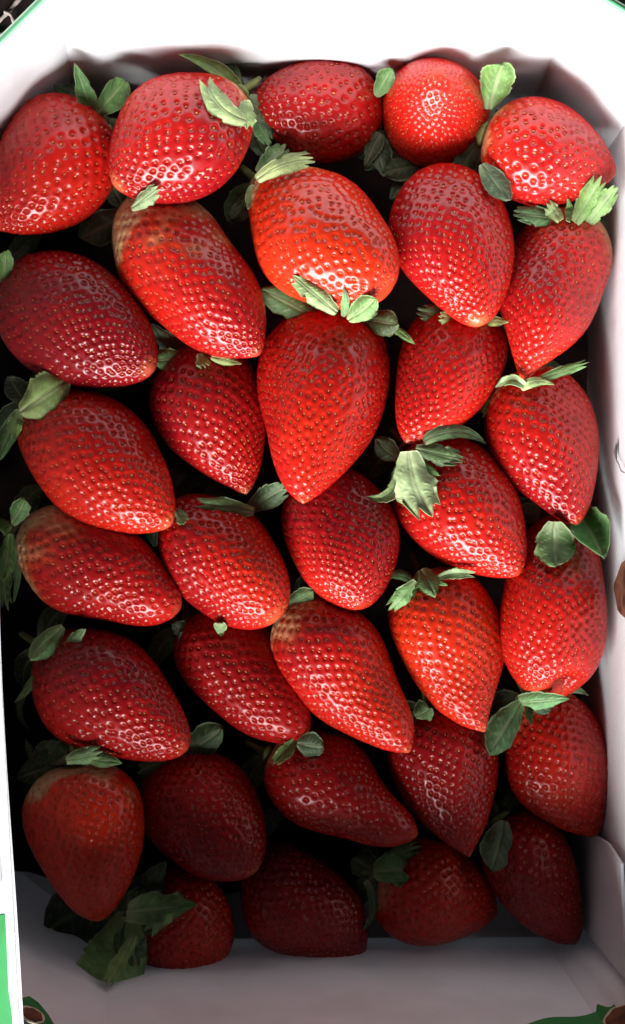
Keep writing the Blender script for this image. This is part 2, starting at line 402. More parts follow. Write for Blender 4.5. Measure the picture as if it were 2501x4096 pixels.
# ------------------------------------------------------------------ strawberries
# id, base, tip, width, fullest point, tip bluntness, flattening, seed spacing, ripeness, pale shoulder, dents, label
BERRIES = [
(1,(-0.0705,0.1302,-0.0130),(-0.1028,0.0901,0.0090),0.0396,0.42,0.62,0.95,0.0037,0.61,0.25,(),
  'plump strawberry cut off by the left edge below the far left box corner'),
(2,(-0.0231,0.1353,-0.0002),(-0.0626,0.1017,0.0169),0.0380,0.45,0.55,0.95,0.0036,0.56,0.35,(),
  'broad red strawberry in the top row, calyx at its upper right'),
(3,(0.0221,0.1307,-0.0199),(-0.0206,0.1354,-0.0042),0.0332,0.42,0.62,0.95,0.0034,0.86,0.05,(),
  'dark crimson strawberry lying sideways against the far wall of the box'),
(4,(0.0403,0.1279,-0.0300),(0.0390,0.1370,0.0190),0.0350,0.40,0.60,0.95,0.0027,0.25,0.00,(),
  'strawberry pointing its orange tip at the viewer in the top row'),
(5,(0.0549,0.1221,-0.0030),(0.0969,0.1084,0.0030),0.0358,0.40,0.66,0.95,0.0034,0.38,0.35,(),
  'strawberry in the far right corner of the box, tip towards the right wall'),
(6,(-0.0606,0.1014,-0.0129),(-0.0161,0.0488,0.0111),0.0379,0.40,0.60,0.95,0.0033,0.56,1.50,(),
  'long red strawberry with pale left shoulder, tip pointing to lower right, second row'),
(7,(-0.0178,0.1085,-0.0099),(0.0231,0.0681,0.0163),0.0407,0.50,0.46,0.95,0.0035,0.05,0.70,(),
  'largest orange red strawberry, broad and blocky, centre of second row'),
(8,(0.0413,0.1092,-0.0108),(0.0518,0.0596,0.0142),0.0380,0.38,0.60,0.95,0.0030,0.56,0.05,(),
  'strawberry with blunt pale tip below the one pointing at the viewer'),
(9,(0.0853,0.0969,-0.0128),(0.0665,0.0408,0.0096),0.0339,0.36,0.74,0.95,0.0030,0.46,0.50,(),
  'strawberry with brownish green shoulder beside the right wall, tip to lower left'),
(10,(-0.1001,0.0781,-0.0130),(-0.0509,0.0450,0.0090),0.0385,0.43,0.58,0.95,0.0033,0.91,0.12,(),
  'dark crimson strawberry by the left edge, directly under the plump cut-off one'),
(11,(0.0086,0.0654,-0.0168),(-0.0029,0.0031,0.0188),0.0429,0.37,0.80,0.95,0.0030,0.52,0.25,(),
  'big heart shaped strawberry in the centre, tip pointing straight down'),
(12,(0.0549,0.0650,-0.0178),(0.0297,0.0218,0.0095),0.0335,0.38,0.74,0.95,0.0029,0.56,0.15,(),
  'small red strawberry right of the big heart shaped one, tip to lower left'),
(13,(-0.0400,0.0537,-0.0161),(-0.0209,0.0049,0.0019),0.0351,0.38,0.70,0.95,0.0033,0.81,0.10,(),
  'deep red strawberry tucked between the big heart shaped one and the toothed round leaf'),
(14,(-0.0931,0.0369,-0.0118),(-0.0444,-0.0045,0.0111),0.0373,0.43,0.60,0.95,0.0033,0.46,0.25,((0.7, 2.9, 0.0042, 0.003),),
  'orange red strawberry with a big round leaf over its left shoulder'),
(15,(0.0689,0.0449,-0.0136),(0.0837,-0.0033,0.0088),0.0350,0.38,0.70,0.95,0.0032,0.56,0.55,(),
  'strawberry against the right wall with thin pale sepals on top, tip down'),
(16,(0.0310,0.0216,-0.0153),(0.0655,-0.0198,0.0090),0.0360,0.42,0.62,0.95,0.0031,0.66,0.20,(),
  'strawberry with a large pale veined leaf lying across its upper left'),
(17,(0.0021,0.0127,-0.0170),(0.0157,-0.0305,0.0096),0.0365,0.42,0.55,0.95,0.0029,0.56,0.10,(),
  'rounded red strawberry directly below the tip of the big heart shaped one'),
(18,(-0.0962,-0.0058,-0.0085),(-0.0437,-0.0298,0.0037),0.0334,0.43,0.58,0.95,0.0032,0.66,1.00,(),
  'red strawberry at left edge with pale green shoulder and small leaves beside it'),
(19,(-0.0456,0.0016,-0.0134),(-0.0111,-0.0332,0.0089),0.0356,0.46,0.50,0.95,0.0031,0.51,0.30,(),
  'blocky red strawberry under a bright green toothed sepal, left of centre'),
(20,(-0.0072,-0.0311,-0.0110),(0.0304,-0.0755,0.0114),0.0338,0.36,0.72,0.95,0.0031,0.56,0.50,(),
  'long strawberry with pale upper left shoulder and thin curling sepal, lower centre'),
(21,(0.0356,-0.0210,-0.0130),(0.0547,-0.0698,0.0090),0.0356,0.36,0.80,0.95,0.0030,0.25,0.55,(),
  'orange red cone shaped strawberry with a star of mint sepals, tip down'),
(22,(0.0813,-0.0018,-0.0135),(0.0754,-0.0585,0.0087),0.0340,0.48,0.30,0.95,0.0029,0.51,0.10,((0.98, 2.6, 0.006, 0.0085),),
  'tall strawberry with notched blunt end against the right wall under round leaf'),
(23,(-0.0901,-0.0443,-0.0130),(-0.0398,-0.0748,0.0090),0.0380,0.43,0.56,0.95,0.0033,0.81,0.20,(),
  'dark red strawberry with small mint leaf above it near the left edge'),
(24,(-0.0433,-0.0385,-0.0195),(-0.0023,-0.0711,-0.0012),0.0325,0.40,0.64,0.95,0.0032,0.78,0.15,(),
  'deep red strawberry left of the long pale shouldered one, lower centre'),
(25,(-0.0764,-0.0787,0.0020),(-0.0683,-0.1292,0.0050),0.0387,0.38,0.66,0.95,0.0029,0.15,1.30,(),
  'strawberry with whitish shoulder in the lower left corner, tip down'),
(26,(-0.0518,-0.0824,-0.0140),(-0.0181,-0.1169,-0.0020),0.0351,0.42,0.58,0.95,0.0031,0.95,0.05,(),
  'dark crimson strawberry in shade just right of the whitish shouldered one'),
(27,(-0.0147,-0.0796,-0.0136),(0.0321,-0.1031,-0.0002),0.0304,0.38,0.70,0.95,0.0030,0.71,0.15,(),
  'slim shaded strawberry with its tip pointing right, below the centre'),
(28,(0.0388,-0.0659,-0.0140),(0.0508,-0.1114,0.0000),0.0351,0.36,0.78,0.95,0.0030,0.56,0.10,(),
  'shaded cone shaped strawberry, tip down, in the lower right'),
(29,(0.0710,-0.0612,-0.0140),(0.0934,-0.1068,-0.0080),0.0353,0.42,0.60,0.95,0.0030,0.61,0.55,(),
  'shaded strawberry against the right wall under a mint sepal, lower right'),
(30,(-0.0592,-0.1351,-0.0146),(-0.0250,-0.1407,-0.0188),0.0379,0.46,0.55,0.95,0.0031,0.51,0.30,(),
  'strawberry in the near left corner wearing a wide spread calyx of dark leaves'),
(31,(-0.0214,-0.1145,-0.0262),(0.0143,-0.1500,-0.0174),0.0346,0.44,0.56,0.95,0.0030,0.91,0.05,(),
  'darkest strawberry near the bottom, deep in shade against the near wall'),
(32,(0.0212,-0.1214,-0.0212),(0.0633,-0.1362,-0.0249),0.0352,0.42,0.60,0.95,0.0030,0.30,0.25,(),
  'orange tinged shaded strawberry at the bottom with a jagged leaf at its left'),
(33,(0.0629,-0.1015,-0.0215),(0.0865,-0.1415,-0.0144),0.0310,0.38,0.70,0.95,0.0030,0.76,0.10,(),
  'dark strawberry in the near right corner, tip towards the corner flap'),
]
# berry id, outline kind, tone, cupping, width, centre line
LEAVES = [
(2,'p',0.4675,0.35,0.0025,[(-0.0208,0.1312,-0.0130),(-0.0209,0.1300,-0.0134),(-0.0208,0.1288,-0.0138),(-0.0206,0.1276,-0.0142),(-0.0202,0.1265,-0.0146),(-0.0197,0.1254,-0.0150)]),
(6,'p',0.48874999999999996,0.35,0.0025,[(-0.0607,0.1001,-0.0120),(-0.0600,0.1014,-0.0120),(-0.0595,0.1028,-0.0120),(-0.0592,0.1042,-0.0120),(-0.0590,0.1056,-0.0120),(-0.0590,0.1070,-0.0120)]),
(6,'p',0.23375,0.35,0.0025,[(-0.0621,0.0978,-0.0110),(-0.0636,0.0967,-0.0112),(-0.0649,0.0954,-0.0114),(-0.0660,0.0941,-0.0116),(-0.0669,0.0926,-0.0118),(-0.0676,0.0909,-0.0120)]),
(7,'p',0.7649999999999999,0.35,0.0024,[(-0.0186,0.1066,-0.0020),(-0.0176,0.1050,-0.0016),(-0.0164,0.1035,-0.0012),(-0.0151,0.1022,-0.0008),(-0.0136,0.1010,-0.0004),(-0.0120,0.1000,0.0000)]),
(7,'p',0.51,0.35,0.0024,[(-0.0198,0.1051,-0.0110),(-0.0205,0.1040,-0.0099),(-0.0211,0.1029,-0.0088),(-0.0216,0.1018,-0.0077),(-0.0220,0.1005,-0.0066),(-0.0222,0.0992,-0.0055)]),
(9,'p',0.40375,0.35,0.0025,[(0.0826,0.0947,-0.0040),(0.0808,0.0956,-0.0028),(0.0789,0.0964,-0.0016),(0.0769,0.0969,-0.0004),(0.0748,0.0971,0.0008),(0.0727,0.0971,0.0020)]),
(9,'p',0.68,0.35,0.0024,[(0.0813,0.0924,0.0071),(0.0818,0.0942,0.0056),(0.0820,0.0959,0.0048),(0.0820,0.0975,0.0041),(0.0814,0.0986,0.0062),(0.0806,0.0997,0.0083)]),
(11,'p',0.7012499999999999,0.35,0.0024,[(0.0097,0.0620,0.0093),(0.0100,0.0630,0.0161),(0.0101,0.0645,0.0191),(0.0101,0.0661,0.0210),(0.0098,0.0677,0.0225),(0.0093,0.0693,0.0237)]),
(11,'p',0.44625,0.35,0.0024,[(0.0140,0.0619,0.0010),(0.0155,0.0618,0.0020),(0.0169,0.0620,0.0030),(0.0182,0.0623,0.0040),(0.0195,0.0627,0.0050),(0.0207,0.0634,0.0060)]),
(11,'p',0.4675,0.35,0.0024,[(0.0200,0.0615,0.0010),(0.0212,0.0606,0.0017),(0.0225,0.0598,0.0024),(0.0238,0.0592,0.0031),(0.0252,0.0587,0.0038),(0.0266,0.0585,0.0045)]),
(16,'p',0.5864999999999999,0.35,0.0031,[(0.0319,0.0199,0.0036),(0.0331,0.0177,0.0063),(0.0346,0.0158,0.0083),(0.0363,0.0141,0.0099),(0.0382,0.0126,0.0113),(0.0402,0.0114,0.0126)]),
(16,'p',0.7989999999999999,0.35,0.0029,[(0.0293,0.0160,0.0010),(0.0280,0.0140,0.0012),(0.0271,0.0120,0.0014),(0.0264,0.0099,0.0016),(0.0259,0.0077,0.0018),(0.0258,0.0054,0.0020)]),
(21,'p',0.7012499999999999,0.35,0.0024,[(0.0370,-0.0200,0.0036),(0.0380,-0.0209,0.0049),(0.0391,-0.0217,0.0060),(0.0403,-0.0223,0.0069),(0.0416,-0.0228,0.0074),(0.0430,-0.0231,0.0077)]),
(21,'p',0.6375,0.35,0.0024,[(0.0339,-0.0205,0.0026),(0.0333,-0.0218,0.0040),(0.0328,-0.0231,0.0053),(0.0326,-0.0244,0.0063),(0.0325,-0.0257,0.0073),(0.0326,-0.0271,0.0084)]),
(22,'p',0.44625,0.35,0.0027,[(0.0821,-0.0011,-0.0030),(0.0818,-0.0032,-0.0004),(0.0818,-0.0053,0.0022),(0.0820,-0.0073,0.0048),(0.0825,-0.0091,0.0074),(0.0832,-0.0109,0.0100)]),
(25,'p',0.44625,0.35,0.0024,[(-0.0844,-0.0805,-0.0070),(-0.0847,-0.0796,-0.0061),(-0.0851,-0.0787,-0.0052),(-0.0856,-0.0779,-0.0043),(-0.0862,-0.0771,-0.0034),(-0.0868,-0.0765,-0.0025)]),
(25,'p',0.48874999999999996,0.35,0.0024,[(-0.0830,-0.0804,-0.0070),(-0.0823,-0.0795,-0.0060),(-0.0817,-0.0785,-0.0050),(-0.0812,-0.0775,-0.0040),(-0.0808,-0.0764,-0.0030),(-0.0805,-0.0753,-0.0020)]),
(25,'p',0.57375,0.35,0.0024,[(-0.0745,-0.0780,0.0108),(-0.0730,-0.0782,0.0114),(-0.0716,-0.0784,0.0113),(-0.0702,-0.0783,0.0112),(-0.0689,-0.0783,0.0103),(-0.0677,-0.0781,0.0087)]),
(29,'p',0.51,0.35,0.0024,[(0.0702,-0.0618,-0.0043),(0.0710,-0.0625,-0.0028),(0.0720,-0.0630,-0.0016),(0.0731,-0.0634,-0.0006),(0.0742,-0.0637,0.0003),(0.0755,-0.0639,0.0009)]),
(29,'p',0.40375,0.35,0.0024,[(0.0704,-0.0614,-0.0010),(0.0699,-0.0628,0.0004),(0.0696,-0.0641,0.0018),(0.0695,-0.0654,0.0032),(0.0696,-0.0667,0.0046),(0.0698,-0.0680,0.0060)]),
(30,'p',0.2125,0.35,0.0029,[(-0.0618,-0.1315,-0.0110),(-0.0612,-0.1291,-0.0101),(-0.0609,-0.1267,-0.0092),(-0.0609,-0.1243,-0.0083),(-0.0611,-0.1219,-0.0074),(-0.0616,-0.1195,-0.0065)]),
(30,'p',0.40375,0.35,0.0031,[(-0.0616,-0.1316,-0.0126),(-0.0589,-0.1307,-0.0097),(-0.0562,-0.1295,-0.0068),(-0.0538,-0.1282,-0.0043),(-0.0515,-0.1268,-0.0030),(-0.0495,-0.1253,-0.0023)]),
(30,'p',0.40375,0.35,0.0033,[(-0.0608,-0.1301,-0.0050),(-0.0590,-0.1318,-0.0036),(-0.0569,-0.1332,-0.0022),(-0.0547,-0.1344,-0.0008),(-0.0523,-0.1353,0.0006),(-0.0498,-0.1359,0.0020)]),
(30,'p',0.48874999999999996,0.35,0.0043,[(-0.0608,-0.1301,-0.0050),(-0.0617,-0.1328,-0.0025),(-0.0621,-0.1355,0.0000),(-0.0621,-0.1382,0.0025),(-0.0617,-0.1409,0.0050),(-0.0608,-0.1436,0.0075)]),
(30,'p',0.3825,0.35,0.0034,[(-0.0545,-0.1295,-0.0170),(-0.0571,-0.1305,-0.0174),(-0.0595,-0.1318,-0.0178),(-0.0617,-0.1334,-0.0182),(-0.0637,-0.1352,-0.0186),(-0.0655,-0.1374,-0.0190)]),
(32,'p',0.31875,0.35,0.0025,[(0.0212,-0.1213,-0.0210),(0.0217,-0.1196,-0.0214),(0.0220,-0.1179,-0.0218),(0.0220,-0.1162,-0.0222),(0.0218,-0.1145,-0.0226),(0.0214,-0.1128,-0.0230)]),
(32,'p',0.48874999999999996,0.35,0.0025,[(0.0207,-0.1205,-0.0170),(0.0226,-0.1195,-0.0137),(0.0244,-0.1187,-0.0120),(0.0261,-0.1177,-0.0109),(0.0277,-0.1166,-0.0102),(0.0293,-0.1154,-0.0103)]),
(32,'p',0.40375,0.35,0.0025,[(0.0190,-0.1212,-0.0170),(0.0200,-0.1227,-0.0170),(0.0211,-0.1240,-0.0170),(0.0224,-0.1252,-0.0170),(0.0239,-0.1262,-0.0170),(0.0255,-0.1270,-0.0170)]),
(1,'p',0.55,0.5,0.0061,[(-0.0713,0.1295,-0.0020),(-0.0720,0.1319,0.0012),(-0.0728,0.1342,0.0044),(-0.0735,0.1365,0.0076),(-0.0743,0.1387,0.0108),(-0.0750,0.1409,0.0140)]),
(1,'r',0.6,0.4,0.0095,[(-0.0699,0.1290,-0.0020),(-0.0676,0.1305,0.0010),(-0.0652,0.1321,0.0040),(-0.0629,0.1336,0.0070),(-0.0606,0.1350,0.0100),(-0.0584,0.1365,0.0130)]),
(1,'p',0.2,0.3,0.0063,[(-0.0752,0.1332,-0.0140),(-0.0771,0.1345,-0.0130),(-0.0790,0.1358,-0.0120),(-0.0809,0.1371,-0.0110),(-0.0828,0.1384,-0.0100),(-0.0847,0.1398,-0.0090)]),
(1,'p',0.6,0.2,0.0030,[(-0.0663,0.1259,-0.0050),(-0.0662,0.1230,-0.0034),(-0.0662,0.1201,-0.0018),(-0.0662,0.1172,-0.0002),(-0.0661,0.1143,0.0014),(-0.0661,0.1115,0.0030)]),
(2,'p',0.85,0.6,0.0056,[(-0.0221,0.1320,-0.0020),(-0.0250,0.1362,0.0008),(-0.0284,0.1395,0.0036),(-0.0325,0.1420,0.0064),(-0.0371,0.1437,0.0092),(-0.0422,0.1446,0.0120)]),
(2,'t',0.95,0.3,0.0080,[(-0.0195,0.1220,0.0167),(-0.0236,0.1223,0.0217),(-0.0271,0.1238,0.0243),(-0.0300,0.1264,0.0255),(-0.0322,0.1299,0.0253),(-0.0339,0.1347,0.0231)]),
(2,'t',0.9,0.3,0.0067,[(-0.0208,0.1286,0.0174),(-0.0208,0.1267,0.0178),(-0.0209,0.1247,0.0181),(-0.0209,0.1228,0.0181),(-0.0210,0.1210,0.0182),(-0.0210,0.1191,0.0183)]),
(2,'t',0.6,0.3,0.0054,[(-0.0209,0.1313,-0.0060),(-0.0193,0.1287,-0.0052),(-0.0176,0.1261,-0.0044),(-0.0160,0.1234,-0.0036),(-0.0143,0.1208,-0.0028),(-0.0127,0.1182,-0.0020)]),
(2,'r',0.2,0.3,0.0068,[(-0.0195,0.1261,-0.0120),(-0.0187,0.1242,-0.0120),(-0.0179,0.1223,-0.0120),(-0.0170,0.1204,-0.0120),(-0.0162,0.1185,-0.0120),(-0.0154,0.1166,-0.0120)]),
(3,'r',0.6,0.4,0.0064,[(0.0206,0.1349,-0.0040),(0.0214,0.1362,-0.0020),(0.0223,0.1375,0.0000),(0.0231,0.1388,0.0020),(0.0240,0.1400,0.0040),(0.0248,0.1413,0.0060)]),
(3,'p',0.35,0.3,0.0085,[(0.0209,0.1234,-0.0120),(0.0214,0.1207,-0.0116),(0.0219,0.1180,-0.0112),(0.0225,0.1154,-0.0108),(0.0230,0.1127,-0.0104),(0.0235,0.1100,-0.0100)]),
(3,'p',0.3,0.3,0.0054,[(0.0222,0.1243,-0.0100),(0.0212,0.1221,-0.0098),(0.0202,0.1199,-0.0096),(0.0193,0.1177,-0.0094),(0.0183,0.1154,-0.0092),(0.0173,0.1132,-0.0090)]),
(4,'r',0.3,0.3,0.0082,[(0.0381,0.1156,-0.0140),(0.0350,0.1146,-0.0132),(0.0320,0.1136,-0.0124),(0.0289,0.1126,-0.0116),(0.0259,0.1117,-0.0108),(0.0228,0.1107,-0.0100)]),
(4,'t',0.4,0.3,0.0085,[(0.0422,0.1145,-0.0140),(0.0445,0.1150,-0.0124),(0.0468,0.1155,-0.0108),(0.0490,0.1160,-0.0092),(0.0513,0.1165,-0.0076),(0.0535,0.1169,-0.0060)]),
(4,'p',0.25,0.3,0.0069,[(0.0341,0.1167,-0.0160),(0.0314,0.1175,-0.0152),(0.0288,0.1183,-0.0144),(0.0261,0.1191,-0.0136),(0.0235,0.1199,-0.0128),(0.0209,0.1207,-0.0120)]),
(4,'t',0.3,0.3,0.0071,[(0.0395,0.1142,-0.0140),(0.0392,0.1131,-0.0134),(0.0388,0.1119,-0.0128),(0.0385,0.1107,-0.0122),(0.0382,0.1096,-0.0116),(0.0379,0.1084,-0.0110)]),
(5,'r',0.66,-0.5,0.0113,[(0.0571,0.1301,-0.0010),(0.0576,0.1323,0.0026),(0.0581,0.1344,0.0062),(0.0586,0.1366,0.0098),(0.0591,0.1386,0.0134),(0.0596,0.1406,0.0170)]),
(5,'r',0.3,0.3,0.0081,[(0.0536,0.1100,0.0099),(0.0553,0.1075,0.0110),(0.0570,0.1051,0.0118),(0.0587,0.1027,0.0122),(0.0605,0.1005,0.0121),(0.0623,0.0983,0.0114)]),
(5,'p',0.3,0.3,0.0054,[(0.0562,0.1298,-0.0100),(0.0553,0.1314,-0.0092),(0.0544,0.1329,-0.0084),(0.0535,0.1345,-0.0076),(0.0527,0.1361,-0.0068),(0.0518,0.1376,-0.0060)]),
(9,'t',0.45,0.3,0.0069,[(0.0817,0.0936,0.0020),(0.0779,0.0941,0.0030),(0.0741,0.0945,0.0040),(0.0704,0.0949,0.0050),(0.0666,0.0953,0.0060),(0.0629,0.0957,0.0070)]),
(9,'t',0.9,0.4,0.0055,[(0.0788,0.0926,0.0079),(0.0781,0.0939,0.0069),(0.0774,0.0951,0.0065),(0.0766,0.0963,0.0061),(0.0755,0.0972,0.0074),(0.0745,0.0980,0.0087)]),
(9,'t',0.7,0.3,0.0074,[(0.0833,0.0918,0.0089),(0.0851,0.0949,0.0083),(0.0867,0.0979,0.0084),(0.0882,0.1006,0.0095),(0.0895,0.1032,0.0113),(0.0911,0.1061,0.0121)]),
(9,'t',0.75,0.4,0.0069,[(0.0869,0.0911,0.0030),(0.0887,0.0934,0.0052),(0.0905,0.0958,0.0074),(0.0923,0.0981,0.0096),(0.0941,0.1004,0.0118),(0.0958,0.1027,0.0140)]),
(9,'p',0.5,0.3,0.0054,[(0.0825,0.0945,-0.0030),(0.0801,0.0957,-0.0018),(0.0778,0.0969,-0.0006),(0.0755,0.0981,0.0006),(0.0732,0.0992,0.0018),(0.0709,0.1004,0.0030)]),
(6,'t',0.95,0.4,0.0059,[(-0.0566,0.0954,0.0148),(-0.0544,0.0961,0.0177),(-0.0524,0.0970,0.0197),(-0.0504,0.0979,0.0214),(-0.0484,0.0989,0.0225),(-0.0465,0.1000,0.0234)]),
(6,'r',0.25,0.3,0.0117,[(-0.0616,0.0980,-0.0090),(-0.0644,0.0961,-0.0088),(-0.0672,0.0942,-0.0086),(-0.0701,0.0923,-0.0084),(-0.0729,0.0904,-0.0082),(-0.0757,0.0886,-0.0080)]),
(6,'r',0.2,0.3,0.0082,[(-0.0618,0.1000,-0.0110),(-0.0628,0.1018,-0.0106),(-0.0639,0.1036,-0.0102),(-0.0649,0.1055,-0.0098),(-0.0660,0.1073,-0.0094),(-0.0670,0.1091,-0.0090)]),
(6,'p',0.3,0.3,0.0055,[(-0.0624,0.0971,-0.0100),(-0.0630,0.0949,-0.0100),(-0.0637,0.0927,-0.0100),(-0.0644,0.0905,-0.0100),(-0.0651,0.0883,-0.0100),(-0.0658,0.0862,-0.0100)]),
(7,'t',0.95,0.35,0.0068,[(-0.0177,0.1051,0.0103),(-0.0141,0.1073,0.0115),(-0.0103,0.1088,0.0126),(-0.0064,0.1100,0.0124),(-0.0023,0.1106,0.0123),(0.0020,0.1105,0.0124)]),
(7,'t',0.4,0.3,0.0094,[(-0.0176,0.1100,-0.0050),(-0.0157,0.1116,-0.0032),(-0.0139,0.1132,-0.0014),(-0.0120,0.1148,0.0004),(-0.0101,0.1163,0.0022),(-0.0083,0.1179,0.0040)]),
(7,'p',0.85,0.3,0.0035,[(-0.0191,0.1056,-0.0010),(-0.0195,0.1038,-0.0002),(-0.0198,0.1020,0.0006),(-0.0202,0.1003,0.0014),(-0.0205,0.0985,0.0022),(-0.0208,0.0968,0.0030)]),
(7,'r',0.35,0.3,0.0063,[(-0.0201,0.1025,-0.0100),(-0.0214,0.1011,-0.0096),(-0.0226,0.0996,-0.0092),(-0.0239,0.0982,-0.0088),(-0.0252,0.0968,-0.0084),(-0.0264,0.0954,-0.0080)]),
(7,'t',0.5,0.3,0.0053,[(-0.0168,0.1086,-0.0030),(-0.0136,0.1099,-0.0014),(-0.0104,0.1112,0.0002),(-0.0072,0.1125,0.0018),(-0.0041,0.1138,0.0034),(-0.0010,0.1150,0.0050)]),
(11,'r',0.55,0.4,0.0101,[(0.0030,0.0614,0.0020),(-0.0009,0.0635,0.0024),(-0.0048,0.0656,0.0028),(-0.0087,0.0678,0.0032),(-0.0126,0.0699,0.0036),(-0.0165,0.0720,0.0040)]),
(11,'t',0.9,0.4,0.0072,[(0.0077,0.0622,0.0177),(0.0048,0.0643,0.0195),(0.0020,0.0664,0.0207),(-0.0008,0.0685,0.0215),(-0.0037,0.0708,0.0212),(-0.0065,0.0732,0.0207)]),
(11,'r',0.75,-0.3,0.0080,[(0.0114,0.0603,0.0139),(0.0130,0.0613,0.0175),(0.0147,0.0625,0.0194),(0.0163,0.0637,0.0211),(0.0179,0.0650,0.0220),(0.0196,0.0664,0.0228)]),
(11,'r',0.3,0.4,0.0087,[(0.0163,0.0619,0.0020),(0.0186,0.0615,0.0034),(0.0209,0.0611,0.0048),(0.0231,0.0606,0.0062),(0.0254,0.0602,0.0076),(0.0276,0.0598,0.0090)]),
(11,'p',0.8,0.3,0.0029,[(0.0237,0.0610,0.0020),(0.0255,0.0595,0.0028),(0.0273,0.0580,0.0036),(0.0292,0.0565,0.0044),(0.0310,0.0550,0.0052),(0.0328,0.0535,0.0060)]),
(12,'t',0.35,0.3,0.0072,[(0.0495,0.0615,-0.0030),(0.0461,0.0622,-0.0018),(0.0427,0.0629,-0.0006),(0.0394,0.0635,0.0006),(0.0360,0.0642,0.0018),(0.0327,0.0648,0.0030)]),
(12,'t',0.9,0.4,0.0045,[(0.0471,0.0615,0.0010),(0.0456,0.0616,0.0026),(0.0440,0.0616,0.0042),(0.0425,0.0617,0.0058),(0.0410,0.0618,0.0074),(0.0394,0.0619,0.0090)]),
(12,'p',0.9,0.4,0.0048,[(0.0538,0.0624,0.0010),(0.0549,0.0631,0.0024),(0.0559,0.0637,0.0038),(0.0570,0.0643,0.0052),(0.0580,0.0649,0.0066),(0.0590,0.0656,0.0080)]),
(12,'p',0.9,0.3,0.0035,[(0.0546,0.0616,0.0000),(0.0561,0.0613,0.0016),(0.0576,0.0610,0.0032),(0.0592,0.0607,0.0048),(0.0607,0.0604,0.0064),(0.0622,0.0602,0.0080)]),
(12,'p',0.3,0.3,0.0054,[(0.0560,0.0621,-0.0080),(0.0573,0.0595,-0.0076),(0.0585,0.0568,-0.0072),(0.0597,0.0542,-0.0068),(0.0610,0.0516,-0.0064),(0.0622,0.0490,-0.0060)]),
(15,'p',0.95,0.5,0.0037,[(0.0668,0.0399,0.0113),(0.0649,0.0410,0.0117),(0.0634,0.0417,0.0089),(0.0618,0.0419,0.0061),(0.0602,0.0413,0.0045),(0.0584,0.0402,0.0038)]),
(15,'p',0.9,0.4,0.0032,[(0.0663,0.0392,0.0081),(0.0678,0.0402,0.0114),(0.0697,0.0409,0.0114),(0.0719,0.0413,0.0100),(0.0741,0.0411,0.0092),(0.0764,0.0405,0.0085)]),
(15,'t',0.62,0.3,0.0037,[(0.0717,0.0423,0.0020),(0.0750,0.0433,0.0034),(0.0782,0.0444,0.0048),(0.0815,0.0454,0.0062),(0.0847,0.0464,0.0076),(0.0879,0.0474,0.0090)]),
(15,'t',0.4,0.3,0.0057,[(0.0634,0.0409,-0.0070),(0.0616,0.0390,-0.0064),(0.0599,0.0370,-0.0058),(0.0582,0.0350,-0.0052),(0.0564,0.0330,-0.0046),(0.0547,0.0310,-0.0040)]),
(13,'r',0.6,0.4,0.0073,[(-0.0415,0.0505,-0.0050),(-0.0437,0.0501,-0.0044),(-0.0459,0.0497,-0.0038),(-0.0481,0.0492,-0.0032),(-0.0503,0.0488,-0.0026),(-0.0525,0.0484,-0.0020)]),
(13,'p',0.35,0.3,0.0062,[(-0.0432,0.0503,-0.0090),(-0.0451,0.0525,-0.0084),(-0.0471,0.0547,-0.0078),(-0.0490,0.0569,-0.0072),(-0.0509,0.0590,-0.0066),(-0.0529,0.0612,-0.0060)]),
(13,'t',0.9,0.4,0.0048,[(-0.0363,0.0506,0.0030),(-0.0359,0.0496,0.0042),(-0.0355,0.0486,0.0054),(-0.0351,0.0476,0.0066),(-0.0347,0.0466,0.0078),(-0.0343,0.0456,0.0090)]),
(13,'p',0.9,0.4,0.0034,[(-0.0323,0.0498,0.0030),(-0.0303,0.0492,0.0042),(-0.0283,0.0486,0.0054),(-0.0264,0.0480,0.0066),(-0.0244,0.0475,0.0078),(-0.0225,0.0469,0.0090)]),
(13,'p',0.3,0.3,0.0063,[(-0.0412,0.0520,-0.0090),(-0.0425,0.0531,-0.0088),(-0.0439,0.0541,-0.0086),(-0.0452,0.0552,-0.0084),(-0.0465,0.0563,-0.0082),(-0.0479,0.0573,-0.0080)]),
(10,'r',0.6,0.4,0.0048,[(-0.1000,0.0735,-0.0020),(-0.0995,0.0756,0.0000),(-0.0990,0.0776,0.0020),(-0.0985,0.0796,0.0040),(-0.0980,0.0817,0.0060),(-0.0974,0.0836,0.0080)]),
(10,'p',0.2,0.3,0.0041,[(-0.0990,0.0806,-0.0090),(-0.0977,0.0818,-0.0084),(-0.0963,0.0831,-0.0078),(-0.0950,0.0844,-0.0072),(-0.0937,0.0856,-0.0066),(-0.0924,0.0869,-0.0060)]),
(14,'r',0.85,0.35,0.0148,[(-0.0932,0.0318,0.0064),(-0.0896,0.0337,0.0084),(-0.0862,0.0356,0.0094),(-0.0830,0.0377,0.0089),(-0.0800,0.0399,0.0070),(-0.0773,0.0422,0.0027)]),
(14,'t',0.8,0.3,0.0053,[(-0.0944,0.0329,0.0020),(-0.0947,0.0310,0.0026),(-0.0951,0.0292,0.0032),(-0.0954,0.0273,0.0038),(-0.0958,0.0254,0.0044),(-0.0961,0.0235,0.0050)]),
(14,'r',0.5,0.3,0.0061,[(-0.0947,0.0331,0.0000),(-0.0961,0.0297,0.0004),(-0.0974,0.0263,0.0008),(-0.0988,0.0230,0.0012),(-0.1001,0.0196,0.0016),(-0.1015,0.0163,0.0020)]),
(14,'r',0.2,0.3,0.0081,[(-0.0937,0.0355,-0.0060),(-0.0948,0.0372,-0.0058),(-0.0958,0.0390,-0.0056),(-0.0969,0.0407,-0.0054),(-0.0979,0.0424,-0.0052),(-0.0990,0.0442,-0.0050)]),
